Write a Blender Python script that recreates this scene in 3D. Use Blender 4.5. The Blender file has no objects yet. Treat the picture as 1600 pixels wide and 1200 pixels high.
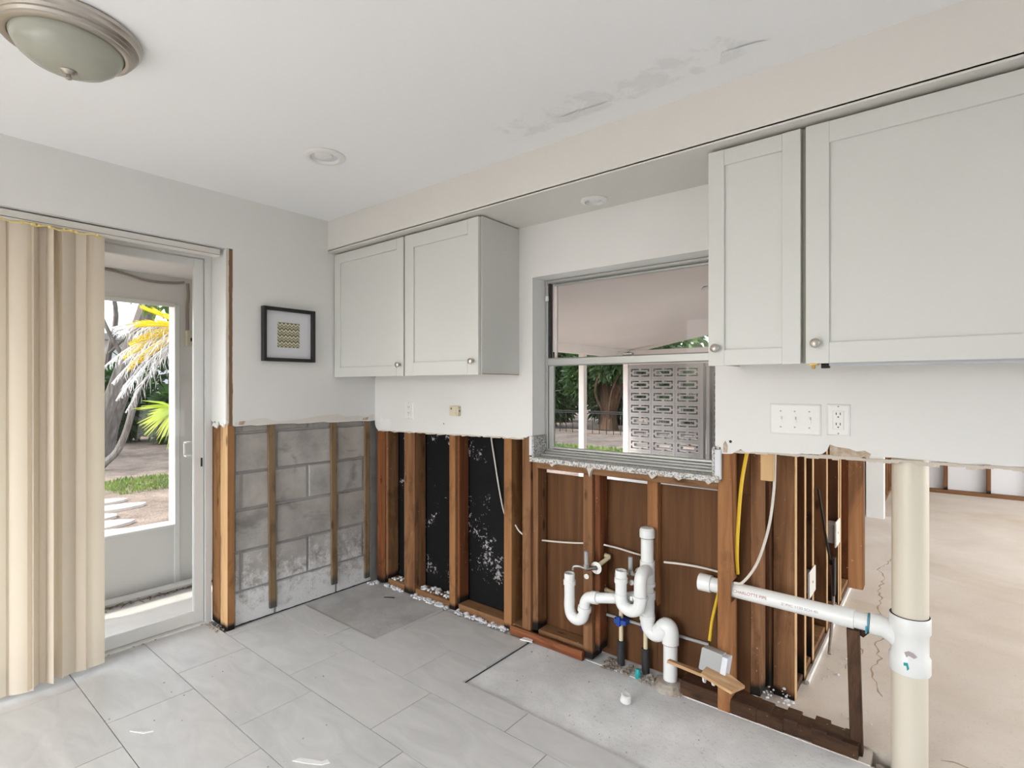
import bpy, bmesh, math, random
from mathutils import Vector, Matrix
random.seed(7)
S = bpy.context.scene
COL = S.collection
# ------------------------------------------------------------------ camera
cam_d = bpy.data.cameras.new('camera'); cam = bpy.data.objects.new('camera', cam_d); COL.objects.link(cam)
cam.location = (3.10, -2.305, 1.37)
cam.rotation_euler = (math.pi/2, 0, math.atan2(670, 830))
cam_d.sensor_width = 36; cam_d.lens = 36*830/1600; cam_d.shift_y = 3/1600; cam_d.clip_start = .02; cam_d.clip_end = 400
S.camera = cam
# ------------------------------------------------------------------ world, sun, added fill lights, exposure
W = bpy.data.worlds.new('sky'); S.world = W; W.use_nodes = True
wn = W.node_tree.nodes; wl = W.node_tree.links
bg = wn['Background']; sky = wn.new('ShaderNodeTexSky'); sky.sky_type = 'NISHITA'; sky.sun_disc = False
SUN = Vector((.38, .80, -1.0)).normalized()          # direction the light travels
sky.sun_elevation = math.asin(-SUN.z); sky.sun_rotation = math.atan2(-SUN.x, -SUN.y)
sky.air_density = 1.0; sky.dust_density = 2.0
hs = wn.new('ShaderNodeHueSaturation'); hs.inputs['Saturation'].default_value = .45; wl.new(sky.outputs[0], hs.inputs['Color']); wl.new(hs.outputs[0], bg.inputs[0]); bg.inputs[1].default_value = .66
def lamp(name, kind, loc, direction, energy, color=(1,1,1), size=None):
    l = bpy.data.lights.new(name, kind); l.energy = energy; l.color = color
    o = bpy.data.objects.new(name, l); COL.objects.link(o); o.location = loc
    o.rotation_euler = Vector(direction).to_track_quat('-Z', 'Y').to_euler()
    if kind == 'AREA': l.shape = 'RECTANGLE'; l.size, l.size_y = size[:2]; l.spread = math.radians(size[2] if len(size) > 2 else 180)
    return o
sun = lamp('sun', 'SUN', (-6, -6, 9), SUN, 3.0, (1, .95, .87)); sun.data.angle = math.radians(.6)
lamp('fill_rear', 'AREA', (1.1, -5.62, 1.35), (-.15, 1, -1.5), 104, (1, .975, .945), (2.3, 2.1, 125))  # added fill light outside an invented opening behind the camera
lamp('fill_right', 'AREA', (6.12, -3.3, 1.35), (-1, 0, -1.6), 8, (1, .975, .94), (2.6, 1.9, 120))  # weak added fill from the unseen right-hand side
lamp('fill_family_room', 'AREA', (8.1, 3.4, 1.3), (-1, 0, -.35), 170, (1, .96, .90), (4.6, 2.0))  # added fill light for the stripped room, out of view
VS = S.view_settings; VS.view_transform = 'Standard'; VS.look = 'None'; VS.exposure = .10; VS.gamma = 1; VS.use_curve_mapping = False

# ------------------------------------------------------------------ materials
MATS = {}
def mat(name, color=(.8,.8,.8), rough=.6, metal=0, spec=.5):
    m = bpy.data.materials.new(name); m.use_nodes = True; MATS[name] = m
    b = m.node_tree.nodes['Principled BSDF']
    b.inputs['Base Color'].default_value = (*color, 1); b.inputs['Roughness'].default_value = rough
    b.inputs['Metallic'].default_value = metal; b.inputs['Specular IOR Level'].default_value = spec
    return m
class NT:
    def __init__(s, m): s.t = m.node_tree; s.n = s.t.nodes; s.b = s.n['Principled BSDF']
    def new(s, ty, **k):
        n = s.n.new(ty)
        for a, v in k.items(): setattr(n, a, v)
        return n
    def link(s, a, b): s.t.links.new(a, b)
    def val(s, sock, v):
        if hasattr(v, 'is_output'): s.link(v, sock)
        else: sock.default_value = v
    def coord(s, scale=(1,1,1), kind='Object', rand=0, space=None):
        tc = s.new('ShaderNodeTexCoord'); mp = s.new('ShaderNodeMapping'); mp.inputs['Scale'].default_value = scale
        src = tc.outputs[kind]
        if kind == 'World': pass
        s.link(src, mp.inputs['Vector'])
        if rand:
            oi = s.new('ShaderNodeObjectInfo'); mu = s.new('ShaderNodeMath', operation='MULTIPLY'); s.link(oi.outputs['Random'], mu.inputs[0]); mu.inputs[1].default_value = rand
            cb = s.new('ShaderNodeCombineXYZ')
            for i in range(3): s.link(mu.outputs[0], cb.inputs[i])
            s.link(cb.outputs[0], mp.inputs['Location'])
        return mp.outputs[0]
    def wcoord(s, scale=(1,1,1)):
        g = s.new('ShaderNodeNewGeometry'); mp = s.new('ShaderNodeMapping'); mp.inputs['Scale'].default_value = scale
        s.link(g.outputs['Position'], mp.inputs['Vector']); return mp.outputs[0]
    def noise(s, vec, scale=5, detail=4, rough=.55, dist=0):
        n = s.new('ShaderNodeTexNoise'); s.link(vec, n.inputs['Vector']); n.inputs['Scale'].default_value = scale
        n.inputs['Detail'].default_value = detail; n.inputs['Roughness'].default_value = rough; n.inputs['Distortion'].default_value = dist
        return n.outputs['Fac']
    def ramp(s, fac, stops):
        r = s.new('ShaderNodeValToRGB'); s.link(fac, r.inputs[0]); e = r.color_ramp.elements
        while len(e) < len(stops): e.new(.5)
        for el, (p, c) in zip(e, stops):
            el.position = p; el.color = (*c, 1) if len(c) == 3 else c
        return r.outputs[0]
    def gray(s, fac, a, b, va=0, vb=1):
        return s.ramp(fac, [(a, (va,)*3), (b, (vb,)*3)])
    def mix(s, fac, a, b, mode='MIX'):
        m = s.new('ShaderNodeMix', data_type='RGBA', blend_type=mode)
        s.val(m.inputs[0], fac)
        for sock, v in ((m.inputs[6], a), (m.inputs[7], b)):
            if hasattr(v, 'is_output'): s.link(v, sock)
            else: sock.default_value = (*v, 1)
        return m.outputs[2]
    def math(s, op, a, b=0, clamp=False):
        m = s.new('ShaderNodeMath', operation=op, use_clamp=clamp); s.val(m.inputs[0], a); s.val(m.inputs[1], b); return m.outputs[0]
    def sep(s, vec):
        x = s.new('ShaderNodeSeparateXYZ'); s.link(vec, x.inputs[0]); return x.outputs
    def rng(s, v, a, b, c=0, d=1):
        m = s.new('ShaderNodeMapRange'); s.val(m.inputs[0], v)
        for i, q in enumerate((a, b, c, d)): m.inputs[i+1].default_value = q
        return m.outputs[0]
    def color(s, c): s.link(c, s.b.inputs['Base Color'])
    def bump(s, h, strength=.3, dist=.01):
        b = s.new('ShaderNodeBump'); b.inputs['Strength'].default_value = strength; b.inputs['Distance'].default_value = dist
        s.link(h, b.inputs['Height']); s.link(b.outputs[0], s.b.inputs['Normal'])
def paint(name, c, rough=.6, bump=.08, sc=60):
    m = mat(name, c, rough); t = NT(m); v = t.wcoord()
    n = t.noise(v, 1.3, 4); t.color(t.mix(t.gray(n, .35, .7), tuple(x*.975 for x in c), tuple(min(1, x*1.02) for x in c)))
    t.bump(t.noise(v, sc, 3), bump, .004); return m
paint('wall_paint', (.775, .768, .748)); paint('soffit_paint', (.735, .712, .668)); paint('trim_white', (.83, .83, .81), .45)
paint('cabinet_paint', (.655, .66, .628), .42, .02); paint('plastic_white', (.80, .80, .775), .35, 0); paint('porch_white', (.80, .775, .75), .6)
paint('lanai_ceiling', (.80, .735, .71), .8); paint('paper_beige', (.66, .59, .53), .9); paint('bare_paper', (.72, .68, .635), .9); paint('gypsum', (.62, .56, .48), .9, .5, 150)
paint('pvc', (.83, .84, .83), .28, .02); paint('pvc_cream', (.73, .675, .565), .32, .02); paint('cpvc', (.72, .62, .42), .4)
paint('door_alu', (.74, .74, .72), .4, 0)
def ceiling_mat():
    m = mat('ceiling_paint', (.90, .905, .91), .7); t = NT(m); v = t.wcoord(); x, y, z = t.sep(v)
    # water-damaged strip of peeling paint in front of the soffit
    band = t.math('MULTIPLY', t.rng(y, -.78, -.62), t.rng(y, -.40, -.50))
    along = t.math('MULTIPLY', t.rng(x, 1.35, 1.7), t.rng(x, 3.0, 2.6))
    n = t.noise(v, 9, 8, .68, .6)
    k = t.gray(t.math('MULTIPLY', n, t.math('MULTIPLY', band, along)), .46, .55)
    t.color(t.mix(t.math('MULTIPLY', k, .42), (.90, .905, .91), (.72, .72, .72)))
    t.bump(t.math('ADD', t.math('MULTIPLY', k, .8), t.math('MULTIPLY', t.noise(v, 70, 3), .12)), .35, .006)
ceiling_mat()
def wood(name, dark, mid, light, rot=0, rotc=(.012,.009,.007), axis=2, knots=True, rough=.7, gs=1.0):
    m = mat(name, mid, rough, 0, .25); t = NT(m)
    def sc(a, b): return tuple(b if i == axis else a for i in range(3))
    v = t.coord(sc(17*gs, 1.0*gs), 'Object', 31)
    n1 = t.noise(v, 1.0, 6, .6, 1.4)
    v2 = t.coord(sc(150*gs, 3.5*gs), 'Object', 17); n2 = t.noise(v2, 1.0, 3, .6, .4)
    c = t.ramp(n1, [(.28, dark), (.48, mid), (.72, light)])
    c = t.mix(t.gray(n2, .35, .75, .35, 0), c, dark)
    oi = t.new('ShaderNodeObjectInfo'); c = t.mix(t.math('MULTIPLY', oi.outputs['Random'], .45), c, dark)
    if knots:
        vo = t.new('ShaderNodeTexVoronoi'); t.link(t.coord(sc(11, 4.2), 'Object', 13), vo.inputs['Vector']); vo.inputs['Scale'].default_value = 1
        kn = t.gray(vo.outputs['Distance'], .07, .17, 1, 0)
        c = t.mix(t.math('MULTIPLY', kn, .8), c, tuple(q*.28 for q in dark))
    if knots:
        sn = t.noise(t.coord((9, 9, 3.2) if axis == 2 else (3.2, 9, 9), 'Object', 41), 1, 6, .65, .5)
        c = t.mix(t.gray(sn, .53, .66, 0, .62), c, tuple(q*.42 for q in dark))
        c = t.mix(t.gray(t.noise(t.wcoord(), 75, 3, .6), .705, .73, 0, .8), c, (.58, .54, .49))
    if rot:
        z = t.sep(t.coord())[2]; nn = t.noise(t.coord((14, 14, 6), 'Object', 9), 1, 5)
        f = t.gray(t.math('ADD', t.rng(z, 0, rot, .62, -.05), t.math('MULTIPLY', nn, .55)), .48, .70)
        c = t.mix(f, c, rotc)
    t.color(c); t.bump(t.math('ADD', n2, t.math('MULTIPLY', n1, .6)), .25, .004); return m
wood('wood_orange', (.25, .11, .042), (.40, .20, .08), (.52, .29, .13), .07)
wood('wood_plain', (.20, .085, .032), (.34, .15, .058), (.45, .22, .09))
wood('wood_red', (.12, .04, .016), (.22, .075, .027), (.33, .135, .05), .08)
wood('wood_brown', (.14, .062, .028), (.25, .12, .052), (.36, .19, .09), .08)
wood('wood_dark', (.07, .03, .014), (.14, .06, .025), (.22, .10, .042), .30)
wood('wood_rotten', (.035, .018, .010), (.10, .048, .024), (.19, .10, .05), axis=0)
wood('wood_prop', (.035, .018, .011), (.085, .042, .023), (.15, .08, .042))
wood('wood_lit_side', (.50, .29, .13), (.68, .43, .21), (.78, .56, .33), .08)
wood('wood_edge', (.55, .34, .16), (.72, .48, .25), (.82, .62, .38))  # pale wood; on the side-wall studs it stands for lit edges
wood('wood_furring', (.16, .105, .055), (.27, .185, .10), (.36, .26, .155), .10, (.10, .09, .07))
wood('wood_plate', (.17, .08, .035), (.27, .14, .065), (.38, .22, .11), axis=0)
wood('wood_redplate', (.11, .03, .012), (.24, .07, .024), (.40, .20, .09), axis=0)
wood('plywood', (.075, .032, .012), (.15, .066, .025), (.255, .12, .046), knots=False, gs=.45)
wood('bark', (.10, .085, .075), (.24, .21, .19), (.42, .38, .35), knots=False, rough=.95, gs=.6)
wood('bark_brown', (.035, .02, .012), (.09, .05, .03), (.20, .125, .075), knots=False, rough=.95, gs=.6)
def felt():
    m = mat('black_felt', (.006, .006, .007), .75, 0, .2); t = NT(m); v = t.wcoord()
    k = t.gray(t.math('ADD', t.noise(v, 60, 5, .7), t.math('MULTIPLY', t.gray(t.noise(v, 5.0, 3), .46, .70), .30)), .78, .81)
    t.color(t.mix(k, (.006, .006, .007), (.42, .40, .40))); t.bump(t.noise(v, 5, 3), .5, .02)
felt()
def concrete(name, c1, c2, stain=None, sc=2.0, spk=.2, rough=.85):
    m = mat(name, c1, rough, 0, .3); t = NT(m); v = t.wcoord()
    n = t.noise(v, sc, 6, .6, .3); c = t.mix(t.gray(n, .33, .68), c1, c2)
    f = t.noise(v, 95, 4, .65); c = t.mix(t.gray(f, .58, .72, 0, spk), c, tuple(q*.45 for q in c1))
    if stain: c = t.mix(t.gray(t.noise(v, .9, 5, .62, .8), .55, .72, 0, .75), c, stain)
    t.color(c); t.bump(t.math('ADD', f, t.math('MULTIPLY', t.noise(v, 14, 4), .8)), .25, .006); return m
concrete('slab_kitchen', (.66, .665, .66), (.82, .825, .82), (.58, .58, .57), 5.5, .45)
concrete('slab_family', (.64, .575, .505), (.75, .695, .63), (.58, .48, .36), 1.6, .30)
concrete('thinset', (.40, .40, .40), (.56, .555, .545), (.36, .31, .28), 5, .4)
concrete('porch_slab', (.62, .60, .58), (.72, .70, .68), (.40, .35, .30), 3)
concrete('mortar_joint', (.30, .295, .29), (.42, .415, .41), None, 6)
concrete('rubble', (.30, .25, .20), (.58, .54, .49), (.16, .12, .08), 25)
concrete('breeze_concrete', (.34, .315, .31), (.42, .39, .385), None, 3, .1)
concrete('stone_paver', (.68, .60, .53), (.82, .75, .68), None, 4)
def block_mat():
    m = mat('cinder_block', (.33, .32, .31), .95, 0, .2); t = NT(m); v = t.wcoord(); z = t.sep(v)[2]
    n = t.noise(v, 5, 6, .65); oi = t.new('ShaderNodeObjectInfo')
    c = t.mix(t.gray(n, .33, .68), (.31, .295, .28), (.54, .52, .495)); c = t.mix(t.math('MULTIPLY', oi.outputs['Random'], .40), c, (.45, .40, .345))
    c = t.mix(t.gray(t.noise(t.wcoord((1, 1, 2.2)), 3.1, 5, .6, .7), .55, .68, 0, .6), c, (.16, .145, .13))
    n2 = t.noise(v, 18, 8, .75, .4)
    e = t.gray(t.math('ADD', t.math('MULTIPLY', n2, .8), t.rng(z, 0, .75, .38, -.12)), .56, .72)      # white salt bloom rising from the floor
    c = t.mix(e, c, (.74, .74, .735)); c = t.mix(t.gray(t.math('ADD', t.noise(v, 85, 3, .6), t.rng(z, .1, .7, .05, -.10)), .66, .70), c, (.82, .82, .81)); t.color(c)
    t.bump(t.math('ADD', t.noise(v, 120, 4, .7), n2), .45, .006)
block_mat()
def tile_mat():
    m = mat('tile_grey', (.6, .6, .6), .36, 0, .45); t = NT(m); oi = t.new('ShaderNodeObjectInfo')
    v = t.coord((1.2, 3.4, 1), 'Object', 23); n = t.noise(v, 2.6, 7, .62, 1.1)
    c = t.mix(t.gray(n, .3, .7), (.53, .53, .525), (.665, .665, .655)); c = t.mix(t.math('MULTIPLY', oi.outputs['Random'], .22), c, (.69, .675, .65))
    d = t.noise(t.wcoord(), 34, 6, .7); c = t.mix(t.gray(d, .66, .74, 0, .5), c, (.38, .37, .36))
    t.color(c); t.link(t.ramp(n, [(.2, (.45,)*3), (.8, (.30,)*3)]), t.b.inputs['Roughness'])
tile_mat()
def granite():
    m = mat('granite', (.5, .5, .5), .45); t = NT(m); v = t.wcoord()
    a = t.noise(v, 130, 3, .6); c = t.ramp(a, [(.36, (.07, .07, .07)), (.46, (.40, .40, .39)), (.60, (.68, .67, .65))])
    t.color(t.mix(t.gray(t.noise(v, 55, 2), .58, .64, 0, .8), c, (.34, .26, .19))); t.bump(a, .3, .003)
granite()
mat('alu', (.46, .465, .45), .42, .55); mat('nickel', (.52, .485, .44), .30, 1); mat('chrome', (.48, .46, .42), .28, 1); mat('black_paint', (.008, .008, .009), .45)
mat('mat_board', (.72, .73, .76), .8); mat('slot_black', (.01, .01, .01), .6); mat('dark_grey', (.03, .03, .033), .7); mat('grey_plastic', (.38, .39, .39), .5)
mat('wire_white', (.70, .66, .60), .45); mat('wire_yellow', (.78, .52, .03), .4); mat('blue_plastic', (.01, .06, .33), .4); mat('teal', (.01, .33, .34), .5)
mat('jack_beige', (.66, .60, .44), .5); mat('brass', (.62, .42, .12), .35, .9); mat('chain_gold', (.80, .64, .22), .4, .2); mat('rust', (.30, .14, .06), .9); mat('led_bar', (.66, .68, .74), .35)
mat('filler_green', (.34, .34, .27), .6); mat('cable_grey', (.30, .25, .21), .7); mat('print_grey', (.42, .36, .37), .6); mat('print_red', (.42, .16, .16), .6); mat('house_white', (.80, .82, .86), .8); mat('roof_grey', (.32, .30, .29), .9)
mat('fence_black', (.012, .012, .013), .6); mat('adhesive', (.22, .13, .07), .95); mat('crack_line', (.40, .31, .22), .95); mat('glue_blue', (.05, .30, .42), .5)
def mould():
    m = mat('paper_torn', (.52, .43, .33), .95); t = NT(m); t.color(t.mix(t.gray(t.noise(t.wcoord(), 40, 4), .4, .6), (.56, .47, .37), (.42, .31, .22)))
mould()
def chevron():
    m = mat('chevron_print', (.6, .58, .45), .7); t = NT(m); tc = t.new('ShaderNodeTexCoord'); x, y, z = t.sep(tc.outputs['Generated'])
    zig = t.math('PINGPONG', t.math('MULTIPLY', y, 5.5), .5)
    s = t.math('FRACT', t.math('ADD', t.math('MULTIPLY', z, 8.0), t.math('MULTIPLY', zig, 1.5)))
    s2 = t.math('FRACT', t.math('ADD', t.math('MULTIPLY', z, 4.0), t.math('MULTIPLY', zig, .75)))
    light = t.math('GREATER_THAN', s, t.mix(t.math('GREATER_THAN', s2, .62), (.66,)*3, (.42,)*3))
    t.color(t.mix(light, (.155, .145, .09), (.66, .63, .47)))
chevron()
def glass(name, fac=.06, tint=(1,1,1)):
    m = bpy.data.materials.new(name); m.use_nodes = True; MATS[name] = m; t = m.node_tree; t.nodes.remove(t.nodes['Principled BSDF'])
    tr = t.nodes.new('ShaderNodeBsdfTransparent'); tr.inputs[0].default_value = (*tint, 1); gl = t.nodes.new('ShaderNodeBsdfGlossy'); gl.inputs['Roughness'].default_value = .02
    fr = t.nodes.new('ShaderNodeFresnel'); fr.inputs[0].default_value = 1.22; mx = t.nodes.new('ShaderNodeMixShader')
    t.links.new(fr.outputs[0], mx.inputs[0]); t.links.new(tr.outputs[0], mx.inputs[1]); t.links.new(gl.outputs[0], mx.inputs[2]); t.links.new(mx.outputs[0], t.nodes['Material Output'].inputs[0])
glass('glass', .06, (.97, .98, .97))
def translucent(name, c, fac=.35, rough=.6, tc=None):
    m = mat(name, c, rough); t = NT(m); tr = t.new('ShaderNodeBsdfTranslucent'); tr.inputs[0].default_value = (*(tc or c), 1)
    mx = t.new('ShaderNodeMixShader'); mx.inputs[0].default_value = fac
    t.link(t.b.outputs[0], mx.inputs[1]); t.link(tr.outputs[0], mx.inputs[2]); t.link(mx.outputs[0], t.n['Material Output'].inputs[0]); return m
translucent('blind_vinyl', (.84, .78, .70), .50, .5, (.95, .88, .75))
translucent('lamp_glass', (.50, .51, .43), .25, .16, (.6, .6, .5))
def leaf(name, a, b, fac=.35):
    m = translucent(name, a, fac, .5, tuple(min(1, q*1.5) for q in b)); t = NT(m)
    n = t.noise(t.wcoord(), 3.0, 3); t.color(t.mix(t.gray(n, .35, .65), a, b)); return m
leaf('leaf_dark', (.012, .035, .010), (.04, .085, .02)); leaf('leaf_mid', (.04, .10, .02), (.11, .20, .035)); leaf('leaf_yellowgreen', (.30, .42, .02), (.45, .50, .04), .45)
leaf('leaf_yellow', (.62, .42, .015), (.75, .55, .03), .4); leaf('leaf_dead', (.50, .48, .47), (.70, .68, .68), .2); leaf('grass_blade', (.06, .11, .025), (.20, .27, .06), .3)
def ground():
    m = mat('garden_soil', (.2, .16, .14), .95, 0, .2); t = NT(m); v = t.wcoord(); n = t.noise(v, 2.2, 7, .65); f = t.noise(v, 40, 5, .7)
    c = t.mix(t.gray(n, .35, .65), (.20, .155, .125), (.38, .30, .245)); c = t.mix(t.gray(f, .48, .66, 0, .8), c, (.10, .075, .06)); t.color(c); t.bump(f, .6, .03)
ground()
mat('litter', (.24, .17, .12), .95)

# ------------------------------------------------------------------ mesh helpers
ORG = {}
def setp(o, label=None, cat=None, group=None, kind=None):
    if label: o['label'] = label
    if cat: o['category'] = cat
    if group: o['group'] = group
    if kind: o['kind'] = kind
    return o
def empty(name, loc, label=None, cat=None, group=None, kind=None):
    o = bpy.data.objects.new(name, None); COL.objects.link(o); o.location = loc; o.empty_display_size = .1
    ORG[o] = Vector(loc); return setp(o, label, cat, group, kind)
class MB:
    def __init__(s): s.v = []; s.f = []
    def add(s, vs, fs):
        k = len(s.v); s.v += [tuple(p) for p in vs]; s.f += [tuple(k+i for i in f) for f in fs]; return s
    def box(s, x0, x1, y0, y1, z0, z1, M=None):
        vs = [(x, y, z) for x in (x0, x1) for y in (y0, y1) for z in (z0, z1)]
        if M: vs = [M @ Vector(p) for p in vs]
        return s.add(vs, [(0,1,3,2), (4,6,7,5), (0,4,5,1), (2,3,7,6), (0,2,6,4), (1,5,7,3)])
    def bbox(s, x0, x1, y0, y1, z0, z1, c=.003, axis=2, M=None):     # box with the four long edges chamfered
        lo = [x0, y0, z0]; hi = [x1, y1, z1]; a, b = [i for i in range(3) if i != axis]
        c = min(c, (hi[a]-lo[a])*.45, (hi[b]-lo[b])*.45)
        ring = [(lo[a]+c, lo[b]), (hi[a]-c, lo[b]), (hi[a], lo[b]+c), (hi[a], hi[b]-c), (hi[a]-c, hi[b]), (lo[a]+c, hi[b]), (lo[a], hi[b]-c), (lo[a], lo[b]+c)]
        vs = []
        for w in (lo[axis], hi[axis]):
            for p, q in ring:
                t = [0, 0, 0]; t[a] = p; t[b] = q; t[axis] = w; vs.append(Vector(t))
        if M: vs = [M @ p for p in vs]
        fs = [tuple(range(7, -1, -1)), tuple(range(8, 16))] + [(i, (i+1) % 8, 8+(i+1) % 8, 8+i) for i in range(8)]
        return s.add(vs, fs)
    def tube(s, pts, r, n=10, caps=True):
        pts = [Vector(p) for p in pts]; rs = r if isinstance(r, (list, tuple)) else [r]*len(pts)
        up = None; k0 = len(s.v); vs = []
        for i, p in enumerate(pts):
            d = (pts[min(i+1, len(pts)-1)] - pts[max(i-1, 0)]).normalized()
            if up is None:
                up = Vector((0, 0, 1)) if abs(d.z) < .9 else Vector((1, 0, 0))
            u = (up - d*up.dot(d)).normalized(); w = d.cross(u); up = u
            for j in range(n):
                a = 2*math.pi*j/n; vs.append(p + (u*math.cos(a) + w*math.sin(a))*rs[i])
        fs = []
        for i in range(len(pts)-1):
            for j in range(n): fs.append((i*n+j, i*n+(j+1) % n, (i+1)*n+(j+1) % n, (i+1)*n+j))
        if caps: fs += [tuple(range(n-1, -1, -1)), tuple((len(pts)-1)*n+j for j in range(n))]
        return s.add(vs, fs)
    def lathe(s, prof, c=(0,0,0), axis=(0,0,1), n=32, squash=None):
        ax = Vector(axis).normalized(); u = ax.orthogonal().normalized(); w = ax.cross(u); c = Vector(c); vs = []
        for r, h in prof:
            for j in range(n):
                a = 2*math.pi*j/n; vs.append(c + ax*h + (u*math.cos(a) + w*math.sin(a))*r)
        fs = []
        for i in range(len(prof)-1):
            for j in range(n): fs.append((i*n+j, i*n+(j+1) % n, (i+1)*n+(j+1) % n, (i+1)*n+j))
        return s.add(vs, fs)
    def prism(s, poly, axis, a0, a1):                               # 2D polygon extruded along one axis
        o = [i for i in range(3) if i != axis]; n = len(poly); vs = []
        for a in (a0, a1):
            for p in poly:
                t = [0, 0, 0]; t[o[0]], t[o[1]] = p; t[axis] = a; vs.append(tuple(t))
        return s.add(vs, [tuple(range(n)), tuple(range(2*n-1, n-1, -1))] + [(i, (i+1) % n, n+(i+1) % n, n+i) for i in range(n)])
    def leafq(s, p, d, side, w, L):                                 # one leaf, a bent blade of two quads
        p = Vector(p); m = p + d*L*.5; e = p + d*L + Vector((0, 0, -L*.12))
        return s.add([p-side*w*.3, p+side*w*.3, m+side*w*.5, m-side*w*.5, e+side*w*.08, e-side*w*.08], [(0,1,2,3), (3,2,4,5)])
    def build(s, name, material, parent=None, smooth=False, origin=None, tri=False, **k):
        xs = list(zip(*s.v)); o0 = Vector(origin) if origin else Vector(((min(xs[0])+max(xs[0]))/2, (min(xs[1])+max(xs[1]))/2, min(xs[2])))
        me = bpy.data.meshes.new(name); me.from_pydata([tuple(Vector(p)-o0) for p in s.v], [], s.f)
        bm = bmesh.new(); bm.from_mesh(me); bmesh.ops.recalc_face_normals(bm, faces=bm.faces[:])
        if tri: bmesh.ops.triangulate(bm, faces=[f for f in bm.faces if len(f.verts) > 4])
        bm.to_mesh(me); bm.free()
        if smooth:
            for p in me.polygons: p.use_smooth = True
            me.set_sharp_from_angle(angle=math.radians(38))
        me.materials.append(MATS[material])
        ob = bpy.data.objects.new(name, me); COL.objects.link(ob); ORG[ob] = o0
        if parent: ob.parent = parent; ob.location = o0 - ORG[parent]
        else: ob.location = o0
        return setp(ob, **k)
def cp(src, loc, parent=None, name=None):                           # copy one object, sharing its mesh
    o = src.copy(); COL.objects.link(o); ORG[o] = Vector(loc); o.parent = parent
    o.location = Vector(loc) - (ORG[parent] if parent else Vector()); return o
def struct(mb, name, material, label, cat, parent=None, **k):
    if parent: return mb.build(name, material, parent, **k)
    return mb.build(name, material, None, label=label, cat=cat, kind='structure', **k)
def spline(pts, n=8):                                               # Catmull-Rom
    P = [Vector(p) for p in pts]; P = [P[0]*2-P[1]] + P + [P[-1]*2-P[-2]]; out = []
    for i in range(1, len(P)-2):
        for j in range(n):
            t = j/n; a, b, c, d = P[i-1:i+3]
            out.append(.5*((2*b) + (c-a)*t + (2*a-5*b+4*c-d)*t*t + (3*b-a-3*c+d)*t**3))
    return out + [P[-2]]
R = random.uniform
def ragged(a, b, za, zb, n, amp):
    return [(a+(b-a)*i/n, za+(zb-za)*i/n + R(-amp, amp)) for i in range(n+1)]

# ================================================================== ROOM SHELL
# slab under the kitchen and the stripped room behind
floor = struct(MB().box(-.03, 6.0, -5.5, .02, -.20, -.016), 'floor', 'slab_kitchen', 'grey concrete kitchen slab partly covered with pale grey tiles', 'floor')
MB().box(0.0, .712, -.533, -.002, -.0158, -.006).build('mortar_bed', 'thinset', floor)
floor2 = struct(MB().box(2.45, 8.0, .12, 6.9, -.20, -.004), 'floor', 'slab_family', 'bare beige concrete floor of the stripped room behind the studs', 'floor')
MB().box(-.03, 2.45, .02, .135, -.20, -.012).build('slab_edge', 'slab_kitchen', floor)
mb = MB()
mb.box(2.45, 2.90, .02, .12, -.20, -.012); mb.box(3.14, 6.0, .02, .12, -.20, -.012); mb.build('slab_edge', 'slab_family', floor)
# tiles
def topy(x, y1):
    if x < .715: return min(y1, -.535)
    if x > 1.372: return min(y1, -.532)
    return y1
PIT = .63; ROWS = [(-.362, -.040, .115), (-.687, -.362, .495), (-1.012, -.687, .07), (-1.337, -1.012, .272), (-1.662, -1.337, .47), (-1.987, -1.662, .053), (-2.312, -1.987, .26), (-2.637, -2.312, .46), (-2.962, -2.637, .05), (-3.29, -2.962, .27)]
g = .0016
for (y0, y1, off) in ROWS:
    k = -3
    while off + k*PIT < 4.4:
        x0, x1 = off + k*PIT, off + (k+1)*PIT; k += 1
        lo = -.255 if y1 < -1.0 else .0
        x0, x1 = max(x0, lo)+g, min(x1, 4.4)-g
        if x1 - x0 < .03: continue
        cuts = sorted({x0, x1} | {c for c in (.715, 1.372) if x0 < c < x1}); top = []; bot = []
        segs = [(a, b, topy((a+b)/2, y1-g)) for a, b in zip(cuts, cuts[1:])]
        segs = [q for q in segs if q[2] > y0+.02]
        if not segs: continue
        poly = [(segs[0][0], y0+g), (segs[-1][1], y0+g)]
        for a, b, t in reversed(segs): poly += [(b, t), (a, t)]
        dz = R(-.0012, .0008)
        mb = MB().prism(poly, 2, -.0155, dz); mb.build('floor_tile', 'tile_grey', floor, tri=True)
MB().box(1.3725, 1.3755, -.528, -.020, -.0159, -.0115).build('tile_edge_shade_rust', 'dark_grey', floor); MB().box(1.376, 4.4, -.5300, -.5275, -.0159, -.006).build('tile_edge_shade_rust', 'print_grey', floor)  # dark thinset strips, also painting in the shadow line of the cut edge
MB().box(.7135, .716, -.53, -.04, -.0159, -.004).build('tile_edge_shade_rust', 'rust', floor)
# ceiling
ceil = struct(MB().box(-.03, 6.0, -5.5, .12, 2.44, 2.54), 'ceiling', 'ceiling_paint', 'smooth white ceiling with a water-stained strip beside the soffit', 'ceiling')
flap = MB()
fx = [(1.93, -.545, 2.432), (2.0, -.54, 2.4385), (2.09, -.53, 2.436), (2.14, -.525, 2.4395)]
for i in range(3):
    a, b = fx[i], fx[i+1]; flap.add([a, b, (b[0]+.01, b[1]+.045, 2.4397), (a[0]+.01, a[1]+.05, 2.4397)], [(0,1,2,3)])
flap.build('peeling_flake', 'ceiling_paint', ceil)
MB().add([(2.55, -.56, 2.4385), (2.66, -.55, 2.4335), (2.68, -.53, 2.4397), (2.56, -.53, 2.4397)], [(0,1,2,3)]).build('peeling_flake', 'ceiling_paint', ceil)
soff = MB().box(0, 6.0, -.369, -.357, 2.245, 2.44); soff.box(0, 6.0, -.369, 0, 2.238, 2.250)
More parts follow.
